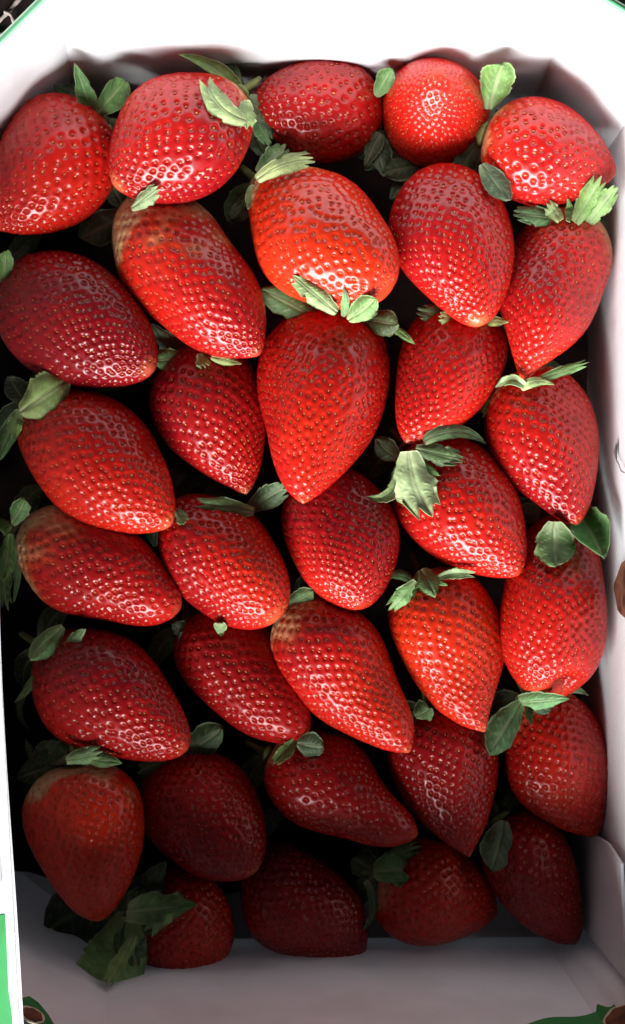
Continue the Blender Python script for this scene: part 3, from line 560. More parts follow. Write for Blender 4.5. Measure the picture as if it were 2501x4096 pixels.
(14,'p',0.45,0.3,0.0041,[(-0.0575,0.0445,-0.0090),(-0.0603,0.0434,-0.0084),(-0.0631,0.0422,-0.0078),(-0.0659,0.0411,-0.0072),(-0.0686,0.0400,-0.0066),(-0.0714,0.0388,-0.0060)]),
(18,'r',0.65,0.4,0.0061,[(-0.0969,-0.0040,-0.0010),(-0.0958,-0.0024,0.0010),(-0.0947,-0.0007,0.0030),(-0.0936,0.0010,0.0050),(-0.0925,0.0026,0.0070),(-0.0915,0.0042,0.0090)]),
(18,'p',0.6,0.4,0.0053,[(-0.0980,-0.0040,-0.0010),(-0.0985,-0.0044,0.0004),(-0.0989,-0.0047,0.0018),(-0.0994,-0.0050,0.0032),(-0.0999,-0.0054,0.0046),(-0.1003,-0.0057,0.0060)]),
(18,'r',0.6,0.4,0.0061,[(-0.0976,-0.0071,-0.0010),(-0.0979,-0.0102,0.0000),(-0.0981,-0.0132,0.0010),(-0.0984,-0.0163,0.0020),(-0.0987,-0.0193,0.0030),(-0.0990,-0.0223,0.0040)]),
(18,'t',0.4,0.3,0.0057,[(-0.0985,-0.0092,-0.0060),(-0.0996,-0.0138,-0.0052),(-0.1001,-0.0183,-0.0044),(-0.1000,-0.0229,-0.0036),(-0.0994,-0.0274,-0.0028),(-0.0982,-0.0320,-0.0020)]),
(18,'p',0.5,0.3,0.0030,[(-0.0971,-0.0079,-0.0060),(-0.0963,-0.0122,-0.0056),(-0.0959,-0.0165,-0.0052),(-0.0959,-0.0208,-0.0048),(-0.0961,-0.0251,-0.0044),(-0.0968,-0.0294,-0.0040)]),
(19,'t',0.85,0.4,0.0045,[(-0.0435,0.0009,0.0040),(-0.0429,-0.0001,0.0052),(-0.0422,-0.0010,0.0064),(-0.0416,-0.0020,0.0076),(-0.0409,-0.0030,0.0088),(-0.0403,-0.0039,0.0100)]),
(19,'t',0.75,0.3,0.0069,[(-0.0188,0.0000,0.0010),(-0.0226,0.0007,0.0018),(-0.0264,0.0013,0.0026),(-0.0302,0.0020,0.0034),(-0.0340,0.0027,0.0042),(-0.0377,0.0033,0.0050)]),
(19,'t',0.4,0.3,0.0088,[(-0.0205,0.0009,-0.0030),(-0.0180,0.0027,-0.0018),(-0.0154,0.0044,-0.0006),(-0.0129,0.0062,0.0006),(-0.0103,0.0079,0.0018),(-0.0078,0.0096,0.0030)]),
(19,'p',0.2,0.3,0.0062,[(-0.0439,0.0003,-0.0090),(-0.0452,0.0011,-0.0084),(-0.0465,0.0019,-0.0078),(-0.0478,0.0027,-0.0072),(-0.0491,0.0035,-0.0066),(-0.0504,0.0043,-0.0060)]),
(16,'t',0.98,0.35,0.0146,[(0.0304,0.0192,0.0121),(0.0309,0.0147,0.0120),(0.0318,0.0103,0.0125),(0.0333,0.0061,0.0130),(0.0352,0.0021,0.0138),(0.0377,-0.0017,0.0147)]),
(16,'t',0.4,0.35,0.0073,[(0.0325,0.0199,0.0113),(0.0357,0.0191,0.0106),(0.0389,0.0183,0.0107),(0.0421,0.0174,0.0108),(0.0453,0.0166,0.0113),(0.0484,0.0157,0.0118)]),
(16,'p',0.42,0.3,0.0048,[(0.0351,0.0223,0.0117),(0.0391,0.0245,0.0110),(0.0433,0.0256,0.0091),(0.0476,0.0257,0.0056),(0.0520,0.0246,0.0022),(0.0560,0.0222,0.0011)]),
(16,'p',0.9,0.5,0.0045,[(0.0274,0.0123,0.0020),(0.0266,0.0087,0.0026),(0.0251,0.0061,0.0032),(0.0229,0.0046,0.0038),(0.0200,0.0042,0.0044),(0.0164,0.0048,0.0050)]),
(16,'r',0.2,0.3,0.0076,[(0.0282,0.0173,-0.0080),(0.0266,0.0185,-0.0080),(0.0249,0.0197,-0.0080),(0.0233,0.0209,-0.0080),(0.0217,0.0221,-0.0080),(0.0200,0.0234,-0.0080)]),
(21,'t',0.8,0.4,0.0061,[(0.0330,-0.0222,0.0066),(0.0312,-0.0241,0.0070),(0.0295,-0.0259,0.0071),(0.0278,-0.0278,0.0069),(0.0261,-0.0297,0.0055),(0.0244,-0.0316,0.0041)]),
(21,'p',0.7,0.35,0.0079,[(0.0345,-0.0186,0.0041),(0.0352,-0.0202,0.0061),(0.0360,-0.0218,0.0081),(0.0368,-0.0234,0.0093),(0.0376,-0.0250,0.0104),(0.0383,-0.0266,0.0115)]),
(21,'t',0.95,0.5,0.0040,[(0.0394,-0.0212,0.0064),(0.0420,-0.0202,0.0063),(0.0446,-0.0196,0.0061),(0.0471,-0.0193,0.0077),(0.0496,-0.0193,0.0093),(0.0522,-0.0197,0.0106)]),
(21,'p',0.5,0.4,0.0032,[(0.0320,-0.0223,-0.0030),(0.0304,-0.0211,-0.0022),(0.0288,-0.0204,-0.0014),(0.0272,-0.0202,-0.0006),(0.0255,-0.0205,0.0002),(0.0237,-0.0214,0.0010)]),
(22,'r',0.45,0.3,0.0131,[(0.0762,-0.0030,0.0127),(0.0765,-0.0060,0.0119),(0.0768,-0.0089,0.0112),(0.0768,-0.0119,0.0119),(0.0769,-0.0148,0.0127),(0.0769,-0.0177,0.0140)]),
(22,'r',0.6,0.9,0.0122,[(0.0857,0.0009,-0.0020),(0.0871,-0.0023,0.0010),(0.0886,-0.0054,0.0040),(0.0900,-0.0086,0.0070),(0.0914,-0.0117,0.0100),(0.0927,-0.0148,0.0130)]),
(22,'p',0.2,0.3,0.0068,[(0.0856,-0.0085,-0.0060),(0.0866,-0.0100,-0.0056),(0.0876,-0.0115,-0.0052),(0.0887,-0.0130,-0.0048),(0.0897,-0.0144,-0.0044),(0.0907,-0.0159,-0.0040)]),
(22,'p',0.25,0.3,0.0068,[(0.0745,-0.0011,-0.0090),(0.0727,-0.0007,-0.0088),(0.0709,-0.0003,-0.0086),(0.0691,0.0001,-0.0084),(0.0673,0.0005,-0.0082),(0.0655,0.0010,-0.0080)]),
(20,'r',0.7,0.4,0.0062,[(-0.0084,-0.0300,-0.0020),(-0.0066,-0.0292,-0.0010),(-0.0047,-0.0284,0.0000),(-0.0029,-0.0276,0.0010),(-0.0011,-0.0269,0.0020),(0.0007,-0.0261,0.0030)]),
(20,'p',0.6,0.4,0.0032,[(-0.0084,-0.0308,-0.0010),(-0.0098,-0.0346,0.0000),(-0.0103,-0.0382,0.0010),(-0.0100,-0.0418,0.0020),(-0.0088,-0.0453,0.0030),(-0.0067,-0.0486,0.0040)]),
(20,'p',0.4,0.4,0.0035,[(-0.0084,-0.0307,-0.0040),(-0.0090,-0.0318,-0.0036),(-0.0096,-0.0329,-0.0032),(-0.0102,-0.0339,-0.0028),(-0.0108,-0.0350,-0.0024),(-0.0114,-0.0360,-0.0020)]),
(24,'p',0.9,0.4,0.0040,[(-0.0293,-0.0353,0.0090),(-0.0294,-0.0362,0.0067),(-0.0295,-0.0372,0.0037),(-0.0295,-0.0381,0.0024),(-0.0295,-0.0390,0.0012),(-0.0294,-0.0398,0.0017)]),
(24,'r',0.35,0.3,0.0054,[(-0.0424,-0.0391,-0.0080),(-0.0422,-0.0420,-0.0078),(-0.0420,-0.0448,-0.0076),(-0.0418,-0.0476,-0.0074),(-0.0415,-0.0505,-0.0072),(-0.0413,-0.0533,-0.0070)]),
(24,'p',0.2,0.3,0.0054,[(-0.0418,-0.0392,-0.0090),(-0.0426,-0.0386,-0.0088),(-0.0434,-0.0381,-0.0086),(-0.0442,-0.0375,-0.0084),(-0.0450,-0.0370,-0.0082),(-0.0458,-0.0364,-0.0080)]),
(23,'r',0.8,0.4,0.0077,[(-0.0801,-0.0368,0.0020),(-0.0821,-0.0389,0.0032),(-0.0840,-0.0410,0.0044),(-0.0859,-0.0431,0.0056),(-0.0879,-0.0452,0.0068),(-0.0898,-0.0472,0.0080)]),
(23,'p',0.85,0.4,0.0040,[(-0.0789,-0.0437,0.0030),(-0.0775,-0.0423,0.0042),(-0.0761,-0.0409,0.0054),(-0.0747,-0.0396,0.0066),(-0.0733,-0.0382,0.0078),(-0.0720,-0.0369,0.0090)]),
(23,'p',0.5,0.4,0.0032,[(-0.0863,-0.0474,-0.0020),(-0.0878,-0.0505,-0.0014),(-0.0894,-0.0534,-0.0008),(-0.0913,-0.0562,-0.0002),(-0.0934,-0.0588,0.0004),(-0.0958,-0.0612,0.0010)]),
(23,'p',0.3,0.4,0.0024,[(-0.0922,-0.0569,-0.0090),(-0.0946,-0.0596,-0.0088),(-0.0958,-0.0624,-0.0086),(-0.0959,-0.0652,-0.0084),(-0.0949,-0.0681,-0.0082),(-0.0927,-0.0710,-0.0080)]),
(25,'r',0.35,0.3,0.0095,[(-0.0795,-0.0809,-0.0060),(-0.0828,-0.0820,-0.0056),(-0.0862,-0.0831,-0.0052),(-0.0895,-0.0842,-0.0048),(-0.0928,-0.0852,-0.0044),(-0.0961,-0.0863,-0.0040)]),
(25,'r',0.5,0.4,0.0080,[(-0.0769,-0.0793,-0.0020),(-0.0782,-0.0785,-0.0010),(-0.0794,-0.0777,0.0000),(-0.0807,-0.0769,0.0010),(-0.0819,-0.0761,0.0020),(-0.0832,-0.0754,0.0030)]),
(25,'t',0.85,0.4,0.0060,[(-0.0773,-0.0781,0.0138),(-0.0752,-0.0776,0.0128),(-0.0729,-0.0771,0.0124),(-0.0707,-0.0766,0.0121),(-0.0682,-0.0759,0.0130),(-0.0658,-0.0751,0.0141)]),
(25,'p',0.5,0.4,0.0052,[(-0.0711,-0.0773,0.0119),(-0.0689,-0.0777,0.0121),(-0.0667,-0.0781,0.0122),(-0.0647,-0.0786,0.0116),(-0.0626,-0.0791,0.0110),(-0.0605,-0.0797,0.0099)]),
(25,'p',0.6,0.4,0.0053,[(-0.0742,-0.0790,-0.0020),(-0.0726,-0.0782,-0.0008),(-0.0710,-0.0773,0.0004),(-0.0694,-0.0765,0.0016),(-0.0677,-0.0757,0.0028),(-0.0661,-0.0748,0.0040)]),
(25,'p',0.4,0.4,0.0067,[(-0.0814,-0.0808,-0.0050),(-0.0828,-0.0801,-0.0042),(-0.0841,-0.0795,-0.0034),(-0.0855,-0.0788,-0.0026),(-0.0868,-0.0782,-0.0018),(-0.0882,-0.0775,-0.0010)]),
(25,'p',0.55,0.4,0.0024,[(-0.0910,-0.0809,-0.0060),(-0.0914,-0.0795,-0.0052),(-0.0917,-0.0780,-0.0044),(-0.0921,-0.0765,-0.0036),(-0.0924,-0.0751,-0.0028),(-0.0928,-0.0736,-0.0020)]),
(26,'r',0.4,0.4,0.0103,[(-0.0439,-0.0800,-0.0090),(-0.0408,-0.0782,-0.0078),(-0.0377,-0.0763,-0.0066),(-0.0347,-0.0745,-0.0054),(-0.0316,-0.0726,-0.0042),(-0.0286,-0.0708,-0.0030)]),
(26,'t',0.45,0.4,0.0081,[(-0.0478,-0.0808,-0.0070),(-0.0497,-0.0815,-0.0066),(-0.0516,-0.0822,-0.0062),(-0.0535,-0.0829,-0.0058),(-0.0554,-0.0836,-0.0054),(-0.0574,-0.0843,-0.0050)]),
(26,'p',0.2,0.3,0.0055,[(-0.0506,-0.0845,-0.0160),(-0.0519,-0.0865,-0.0158),(-0.0531,-0.0885,-0.0156),(-0.0543,-0.0906,-0.0154),(-0.0555,-0.0926,-0.0152),(-0.0567,-0.0946,-0.0150)]),
(27,'t',0.75,0.5,0.0053,[(-0.0054,-0.0734,0.0000),(-0.0069,-0.0749,0.0012),(-0.0083,-0.0764,0.0024),(-0.0097,-0.0778,0.0036),(-0.0111,-0.0793,0.0048),(-0.0125,-0.0808,0.0060)]),
(27,'r',0.35,0.35,0.0088,[(-0.0050,-0.0743,0.0031),(-0.0032,-0.0744,0.0036),(-0.0014,-0.0746,0.0039),(0.0004,-0.0748,0.0040),(0.0021,-0.0750,0.0041),(0.0039,-0.0752,0.0042)]),
(27,'r',0.2,0.3,0.0063,[(-0.0120,-0.0821,-0.0140),(-0.0122,-0.0840,-0.0140),(-0.0123,-0.0859,-0.0140),(-0.0124,-0.0879,-0.0140),(-0.0126,-0.0898,-0.0140),(-0.0127,-0.0917,-0.0140)]),
(28,'r',0.5,0.4,0.0072,[(0.0331,-0.0659,0.0010),(0.0340,-0.0652,0.0018),(0.0348,-0.0645,0.0026),(0.0357,-0.0638,0.0034),(0.0366,-0.0631,0.0042),(0.0375,-0.0624,0.0050)]),
(28,'p',0.3,0.4,0.0054,[(0.0336,-0.0670,-0.0080),(0.0329,-0.0671,-0.0078),(0.0322,-0.0672,-0.0076),(0.0315,-0.0673,-0.0074),(0.0309,-0.0674,-0.0072),(0.0302,-0.0675,-0.0070)]),
(29,'r',0.55,0.35,0.0104,[(0.0673,-0.0613,0.0000),(0.0648,-0.0644,0.0018),(0.0624,-0.0674,0.0036),(0.0600,-0.0704,0.0054),(0.0576,-0.0734,0.0072),(0.0552,-0.0764,0.0090)]),
(29,'p',0.8,-0.4,0.0058,[(0.0665,-0.0619,-0.0049),(0.0684,-0.0604,0.0068),(0.0714,-0.0599,0.0094),(0.0744,-0.0594,0.0114),(0.0774,-0.0590,0.0134),(0.0806,-0.0588,0.0135)]),
(29,'r',0.4,0.3,0.0066,[(0.0722,-0.0604,0.0084),(0.0729,-0.0612,0.0068),(0.0737,-0.0621,0.0052),(0.0744,-0.0629,0.0036),(0.0750,-0.0636,0.0031),(0.0756,-0.0643,0.0027)]),
(29,'p',0.25,0.4,0.0038,[(0.0764,-0.0603,-0.0030),(0.0788,-0.0583,-0.0020),(0.0812,-0.0571,-0.0010),(0.0836,-0.0568,0.0000),(0.0862,-0.0573,0.0010),(0.0888,-0.0587,0.0020)]),
(30,'p',0.2,0.3,0.0097,[(-0.0616,-0.1317,-0.0090),(-0.0585,-0.1278,-0.0070),(-0.0555,-0.1239,-0.0050),(-0.0524,-0.1200,-0.0030),(-0.0494,-0.1161,-0.0010),(-0.0464,-0.1123,0.0010)]),
(30,'p',0.6,0.3,0.0104,[(-0.0589,-0.1268,0.0090),(-0.0549,-0.1273,0.0051),(-0.0506,-0.1272,0.0037),(-0.0463,-0.1271,0.0022),(-0.0419,-0.1266,0.0021),(-0.0374,-0.1262,0.0018)]),
(30,'t',0.85,-0.2,0.0075,[(-0.0426,-0.1231,-0.0007),(-0.0445,-0.1254,0.0009),(-0.0465,-0.1279,0.0020),(-0.0485,-0.1305,0.0025),(-0.0506,-0.1333,0.0021),(-0.0527,-0.1363,0.0010)]),
(30,'r',0.8,0.3,0.0225,[(-0.0602,-0.1296,-0.0030),(-0.0612,-0.1358,0.0008),(-0.0629,-0.1416,0.0046),(-0.0650,-0.1471,0.0084),(-0.0678,-0.1522,0.0122),(-0.0712,-0.1570,0.0160)]),
(30,'t',0.35,0.3,0.0107,[(-0.0610,-0.1299,-0.0040),(-0.0600,-0.1331,-0.0022),(-0.0590,-0.1363,-0.0004),(-0.0580,-0.1394,0.0014),(-0.0570,-0.1426,0.0032),(-0.0561,-0.1457,0.0050)]),
(30,'p',0.3,0.3,0.0082,[(-0.0617,-0.1306,-0.0100),(-0.0634,-0.1286,-0.0096),(-0.0651,-0.1266,-0.0092),(-0.0669,-0.1246,-0.0088),(-0.0686,-0.1226,-0.0084),(-0.0703,-0.1206,-0.0080)]),
(30,'p',0.35,0.3,0.0080,[(-0.0598,-0.1265,0.0074),(-0.0579,-0.1264,0.0012),(-0.0556,-0.1253,-0.0010),(-0.0533,-0.1242,-0.0033),(-0.0507,-0.1225,-0.0029),(-0.0481,-0.1209,-0.0032)]),
(30,'t',0.75,0.4,0.0055,[(-0.0571,-0.1360,0.0010),(-0.0586,-0.1386,0.0046),(-0.0601,-0.1410,0.0082),(-0.0615,-0.1434,0.0118),(-0.0629,-0.1458,0.0154),(-0.0643,-0.1481,0.0190)]),
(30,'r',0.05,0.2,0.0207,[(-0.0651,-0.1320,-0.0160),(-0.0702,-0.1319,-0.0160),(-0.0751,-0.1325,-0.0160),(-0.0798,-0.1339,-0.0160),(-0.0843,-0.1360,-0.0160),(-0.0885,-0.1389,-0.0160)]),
(32,'t',0.55,0.3,0.0063,[(0.0209,-0.1203,-0.0130),(0.0233,-0.1169,-0.0117),(0.0261,-0.1142,-0.0117),(0.0292,-0.1120,-0.0117),(0.0328,-0.1104,-0.0124),(0.0367,-0.1094,-0.0130)]),
(32,'t',0.6,0.3,0.0125,[(0.0201,-0.1185,-0.0107),(0.0224,-0.1177,-0.0091),(0.0246,-0.1170,-0.0075),(0.0269,-0.1164,-0.0068),(0.0292,-0.1159,-0.0060),(0.0315,-0.1154,-0.0057)]),
(32,'p',0.35,0.4,0.0028,[(0.0176,-0.1223,-0.0160),(0.0194,-0.1257,-0.0156),(0.0202,-0.1289,-0.0152),(0.0200,-0.1320,-0.0148),(0.0187,-0.1351,-0.0144),(0.0164,-0.1381,-0.0140)]),
(32,'r',0.2,0.3,0.0097,[(0.0212,-0.1204,-0.0200),(0.0196,-0.1193,-0.0200),(0.0181,-0.1182,-0.0200),(0.0166,-0.1171,-0.0200),(0.0151,-0.1160,-0.0200),(0.0135,-0.1149,-0.0200)]),
(33,'r',0.3,0.3,0.0108,[(0.0629,-0.1011,-0.0090),(0.0619,-0.1043,-0.0080),(0.0608,-0.1074,-0.0070),(0.0598,-0.1106,-0.0060),(0.0587,-0.1137,-0.0050),(0.0577,-0.1168,-0.0040)]),
]

def prof(u, m, qt):
    k = math.log(.5) / math.log(m)
    u = np.clip(u, 1e-6, 1 - 1e-6)
    q = np.where(u < m, .6, .6 + (qt - .6) * np.clip((u - m) / (1 - m) * 2.2, 0, 1))
    return np.sin(np.pi * u ** k) ** q

class Shape:
    def __init__(s, row):
        (s.id, B, T, s.W, s.m, s.qt, s.flat, s.sp, s.ripe, s.pale, s.dents, s.label) = row
        s.B, s.T = np.array(B), np.array(T)
        s.L = np.linalg.norm(s.T - s.B)
        s.a = (s.T - s.B) / s.L
        sd = np.cross(s.a, (0, 0, 1.)); s.side = sd / np.linalg.norm(sd)
        s.up = np.cross(s.side, s.a)
        r = np.random.default_rng(100 + s.id)
        s.k = r.normal(0, 1, (7, 3)); s.k /= np.linalg.norm(s.k, axis=1)[:, None]
        s.k *= r.uniform(1.0, 2.6, (7, 1)) / s.W
        s.p = r.uniform(0, 6.28, 7)
        s.amp = r.uniform(.5, 1, 7) * .0055 * s.W / 0.038 * .13
    def base(s, u, ph):
        r = s.W / 2 * prof(u, s.m, s.qt)
        return (s.a * (u * s.L)[..., None] + r[..., None] *
                (s.side * np.cos(ph)[..., None] + s.up * (s.flat * np.sin(ph))[..., None]))
    def surf(s, u, ph):
        P = s.base(u, ph)
        d = np.zeros(u.shape)
        for kk, pp, am in zip(s.k, s.p, s.amp):
            d += am * np.sin(P @ kk * 3.0 + pp)
        for (du, dp, sg, dep) in s.dents:
            c = s.base(np.array([du]), np.array([dp]))[0]
            d -= dep * np.exp(-((P - c) ** 2).sum(-1) / sg ** 2)
        axis_pt = s.a * (np.clip(u, .12, .85) * s.L)[..., None]
        n = P - axis_pt
        n /= np.maximum(np.linalg.norm(n, axis=-1, keepdims=True), 1e-9)
        # calyx dimple
        d -= .0022 * np.exp(-(u / .012) ** 1.0)
        return P + n * d[..., None]
    def normal(s, u, ph):
        e = 1e-3
        u0, u1 = np.clip(u - e, 1e-4, 1), np.clip(u + e, 0, 1 - 1e-4)
        A = s.surf(u1, ph) - s.surf(u0, ph)
        C = s.surf(u, ph + .01) - s.surf(u, ph - .01)
        n = np.cross(C, A)
        l = np.linalg.norm(n, axis=-1, keepdims=True)
        n = n / np.maximum(l, 1e-12)
        out = s.surf(u, ph) - s.a * (np.clip(u, .12, .85) * s.L)[..., None]
        sg = np.sign((n * out).sum(-1, keepdims=True)); sg[sg == 0] = 1
        return n * sg
    def seeds(s):
        u = np.linspace(.001, .999, 400)
        r = s.W / 2 * prof(u, s.m, s.qt)
        ds = np.sqrt(np.gradient(r) ** 2 + (np.gradient(u) * s.L) ** 2)
        dens = (.72 + .95 * u ** 2) * np.clip((u - .02) / .05, .0, 1)
        wgt = 2 * np.pi * r * ds * dens
        cum = np.cumsum(wgt)
        n = int(cum[-1] / (s.sp ** 2 * .80))
        f = (np.arange(n) + .5) / n * cum[-1]
        su = np.interp(f, cum, u)
        sph = np.arange(n) * 2.399963 + s.id
        g = np.random.default_rng(s.id)
        su = np.clip(su + g.normal(0, .0035, n), .02, .985)
        sph = sph + g.normal(0, .035, n)
        size = s.sp / np.sqrt(.72 + .95 * su ** 2)
        return su, sph, size

NU, NPH = 165, 224
def make_body(s):
    th = np.linspace(0.0, np.pi, NU)
    u1 = (1 - np.cos(th)) / 2
    u1 = .55 * u1 + .45 * np.linspace(0, 1, NU)
    u1[0], u1[-1] = 1e-5, 1 - 1e-5
    t = np.linspace(0, 2 * np.pi, NPH, endpoint=False)
    ph1 = t + .42 * np.cos(t)                 # finer on the upper side (ph = pi/2)
    U, PH = np.meshgrid(u1, ph1, indexing='ij')
    P = s.surf(U, PH); Nn = s.normal(U, PH)
    su, sph, size = s.seeds()
    SP = s.surf(su, sph); SN = s.normal(su, sph)
    V = P.reshape(-1, 3).astype(np.float32)
    mid = V.mean(0); Vc = V - mid; V2 = (Vc ** 2).sum(1)
    best = np.full(len(V), 9., np.float32); bsz = np.full(len(V), s.sp, np.float32)
    dlt = .75 * size.max() / s.L
    for r0 in range(0, NU, 11):               # only the seeds near each band of rows matter
        r1 = min(r0 + 11, NU)
        sel = np.where((su > u1[r0] - dlt) & (su < u1[r1 - 1] + dlt))[0]
        if not len(sel): continue
        q = SP[sel].astype(np.float32) - mid
        vb = slice(r0 * NPH, r1 * NPH)
        sz = size[sel].astype(np.float32)
        d = (V2[vb, None] - 2 * (Vc[vb] @ q.T) + (q ** 2).sum(1)[None]) / (sz ** 2)[None]
        am = d.argmin(1)
        best[vb] = d[np.arange(len(am)), am]; bsz[vb] = sz[am]
    x = np.sqrt(np.maximum(best, 0)).reshape(U.shape)        # distance to nearest seed in spacings
    pit = np.clip(1 - (x / .38) ** 2, 0, 1) ** 1.7
    pillow = np.clip(x / .55, 0, 1)
    sm = np.clip((U - .01) / .07, 0, 1)
    dep = .17 * bsz.reshape(U.shape)
    d = (-dep * pit + .022 * bsz.reshape(U.shape) * pillow ** 2) * sm
    P = P + Nn * d[..., None]
    # pigment
    g = np.random.default_rng(500 + s.id)
    def noise(fr, n=6):
        z = np.zeros(U.shape)
        for _ in range(n):
            k = g.normal(0, 1, 3); k *= fr / np.linalg.norm(k)
            z += np.sin(P @ k + g.uniform(0, 6.28))
        return z / math.sqrt(n)
    lo, hi = noise(90), noise(500)
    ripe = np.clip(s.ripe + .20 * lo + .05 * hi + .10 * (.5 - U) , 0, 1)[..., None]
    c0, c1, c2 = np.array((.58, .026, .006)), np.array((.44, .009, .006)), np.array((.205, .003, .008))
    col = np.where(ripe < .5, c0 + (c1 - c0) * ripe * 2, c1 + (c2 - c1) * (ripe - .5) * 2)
    edge = (.04 + .21 * s.pale) * (1 + .35 * lo + .25 * hi)
    pl = np.clip(1 - U / np.maximum(edge, .01), 0, 1)
    pl = np.clip(pl * 2.2, 0, 1) * min(.92, .25 + .8 * s.pale)
    palec = np.array((.50, .36, .18))
    og = np.clip(1 - U / np.maximum(edge * 1.45, .01), 0, 1) * min(1, .2 + .8 * s.pale)
    col = col + (np.array((.66, .12, .025)) - col) * (og * .8)[..., None]
    col = col + (palec - col) * pl[..., None]
    tip = np.clip((U - .965) / .035, 0, 1) * g.uniform(.1, .7)
    col = col + (np.array((.70, .20, .07)) - col) * tip[..., None]
    F = grid_faces(NU, NPH, True)
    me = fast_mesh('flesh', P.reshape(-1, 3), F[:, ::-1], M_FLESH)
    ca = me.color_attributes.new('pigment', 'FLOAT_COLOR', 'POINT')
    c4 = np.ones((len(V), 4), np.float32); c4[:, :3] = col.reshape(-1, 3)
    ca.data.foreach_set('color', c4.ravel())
    # seeds: little teardrops in the pits, joined as one part
    ns, nr = 6, 7
    tt = np.linspace(0, np.pi, ns)
    aa = np.linspace(0, 2 * np.pi, nr, endpoint=False)
    TT, AA = np.meshgrid(tt, aa, indexing='ij')
    ex = -np.cos(TT); er = np.sin(TT) * (1 - .28 * ex)
    ey, ez = er * np.cos(AA), er * np.sin(AA)
    tan = s.a - SN * (SN @ s.a)[:, None]
    tan /= np.maximum(np.linalg.norm(tan, axis=1, keepdims=True), 1e-9)
    bi = np.cross(SN, tan)
    sc_ = np.clip(size, .0022, .0042) * g.uniform(.75, 1.15, len(size))
    keep = su > .04
    C = SP - SN * (size * .17 * .72)[:, None]
    E = np.stack([ex.ravel(), ey.ravel(), ez.ravel()], 1)
    VS = (C[:, None] + (tan * (sc_ * .140)[:, None])[:, None] * E[None, :, 0:1] + (bi * (sc_ * .085)[:, None])[:, None] * E[None, :, 1:2]
          + (SN * (sc_ * .08)[:, None])[:, None] * E[None, :, 2:3])[keep]
    n1 = ns * nr
    F1 = grid_faces(ns, nr, True)
    FS = (F1[None] + (np.arange(len(VS)) * n1)[:, None, None]).reshape(-1, 4)
    ms = fast_mesh('seeds', VS.reshape(-1, 3), FS, M_SEED)
    return me, ms

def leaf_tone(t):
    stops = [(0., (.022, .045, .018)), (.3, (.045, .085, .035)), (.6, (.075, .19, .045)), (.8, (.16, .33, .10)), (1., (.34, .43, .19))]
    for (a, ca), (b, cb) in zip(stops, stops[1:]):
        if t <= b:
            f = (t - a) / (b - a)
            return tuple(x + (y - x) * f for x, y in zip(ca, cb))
    return stops[-1][1]

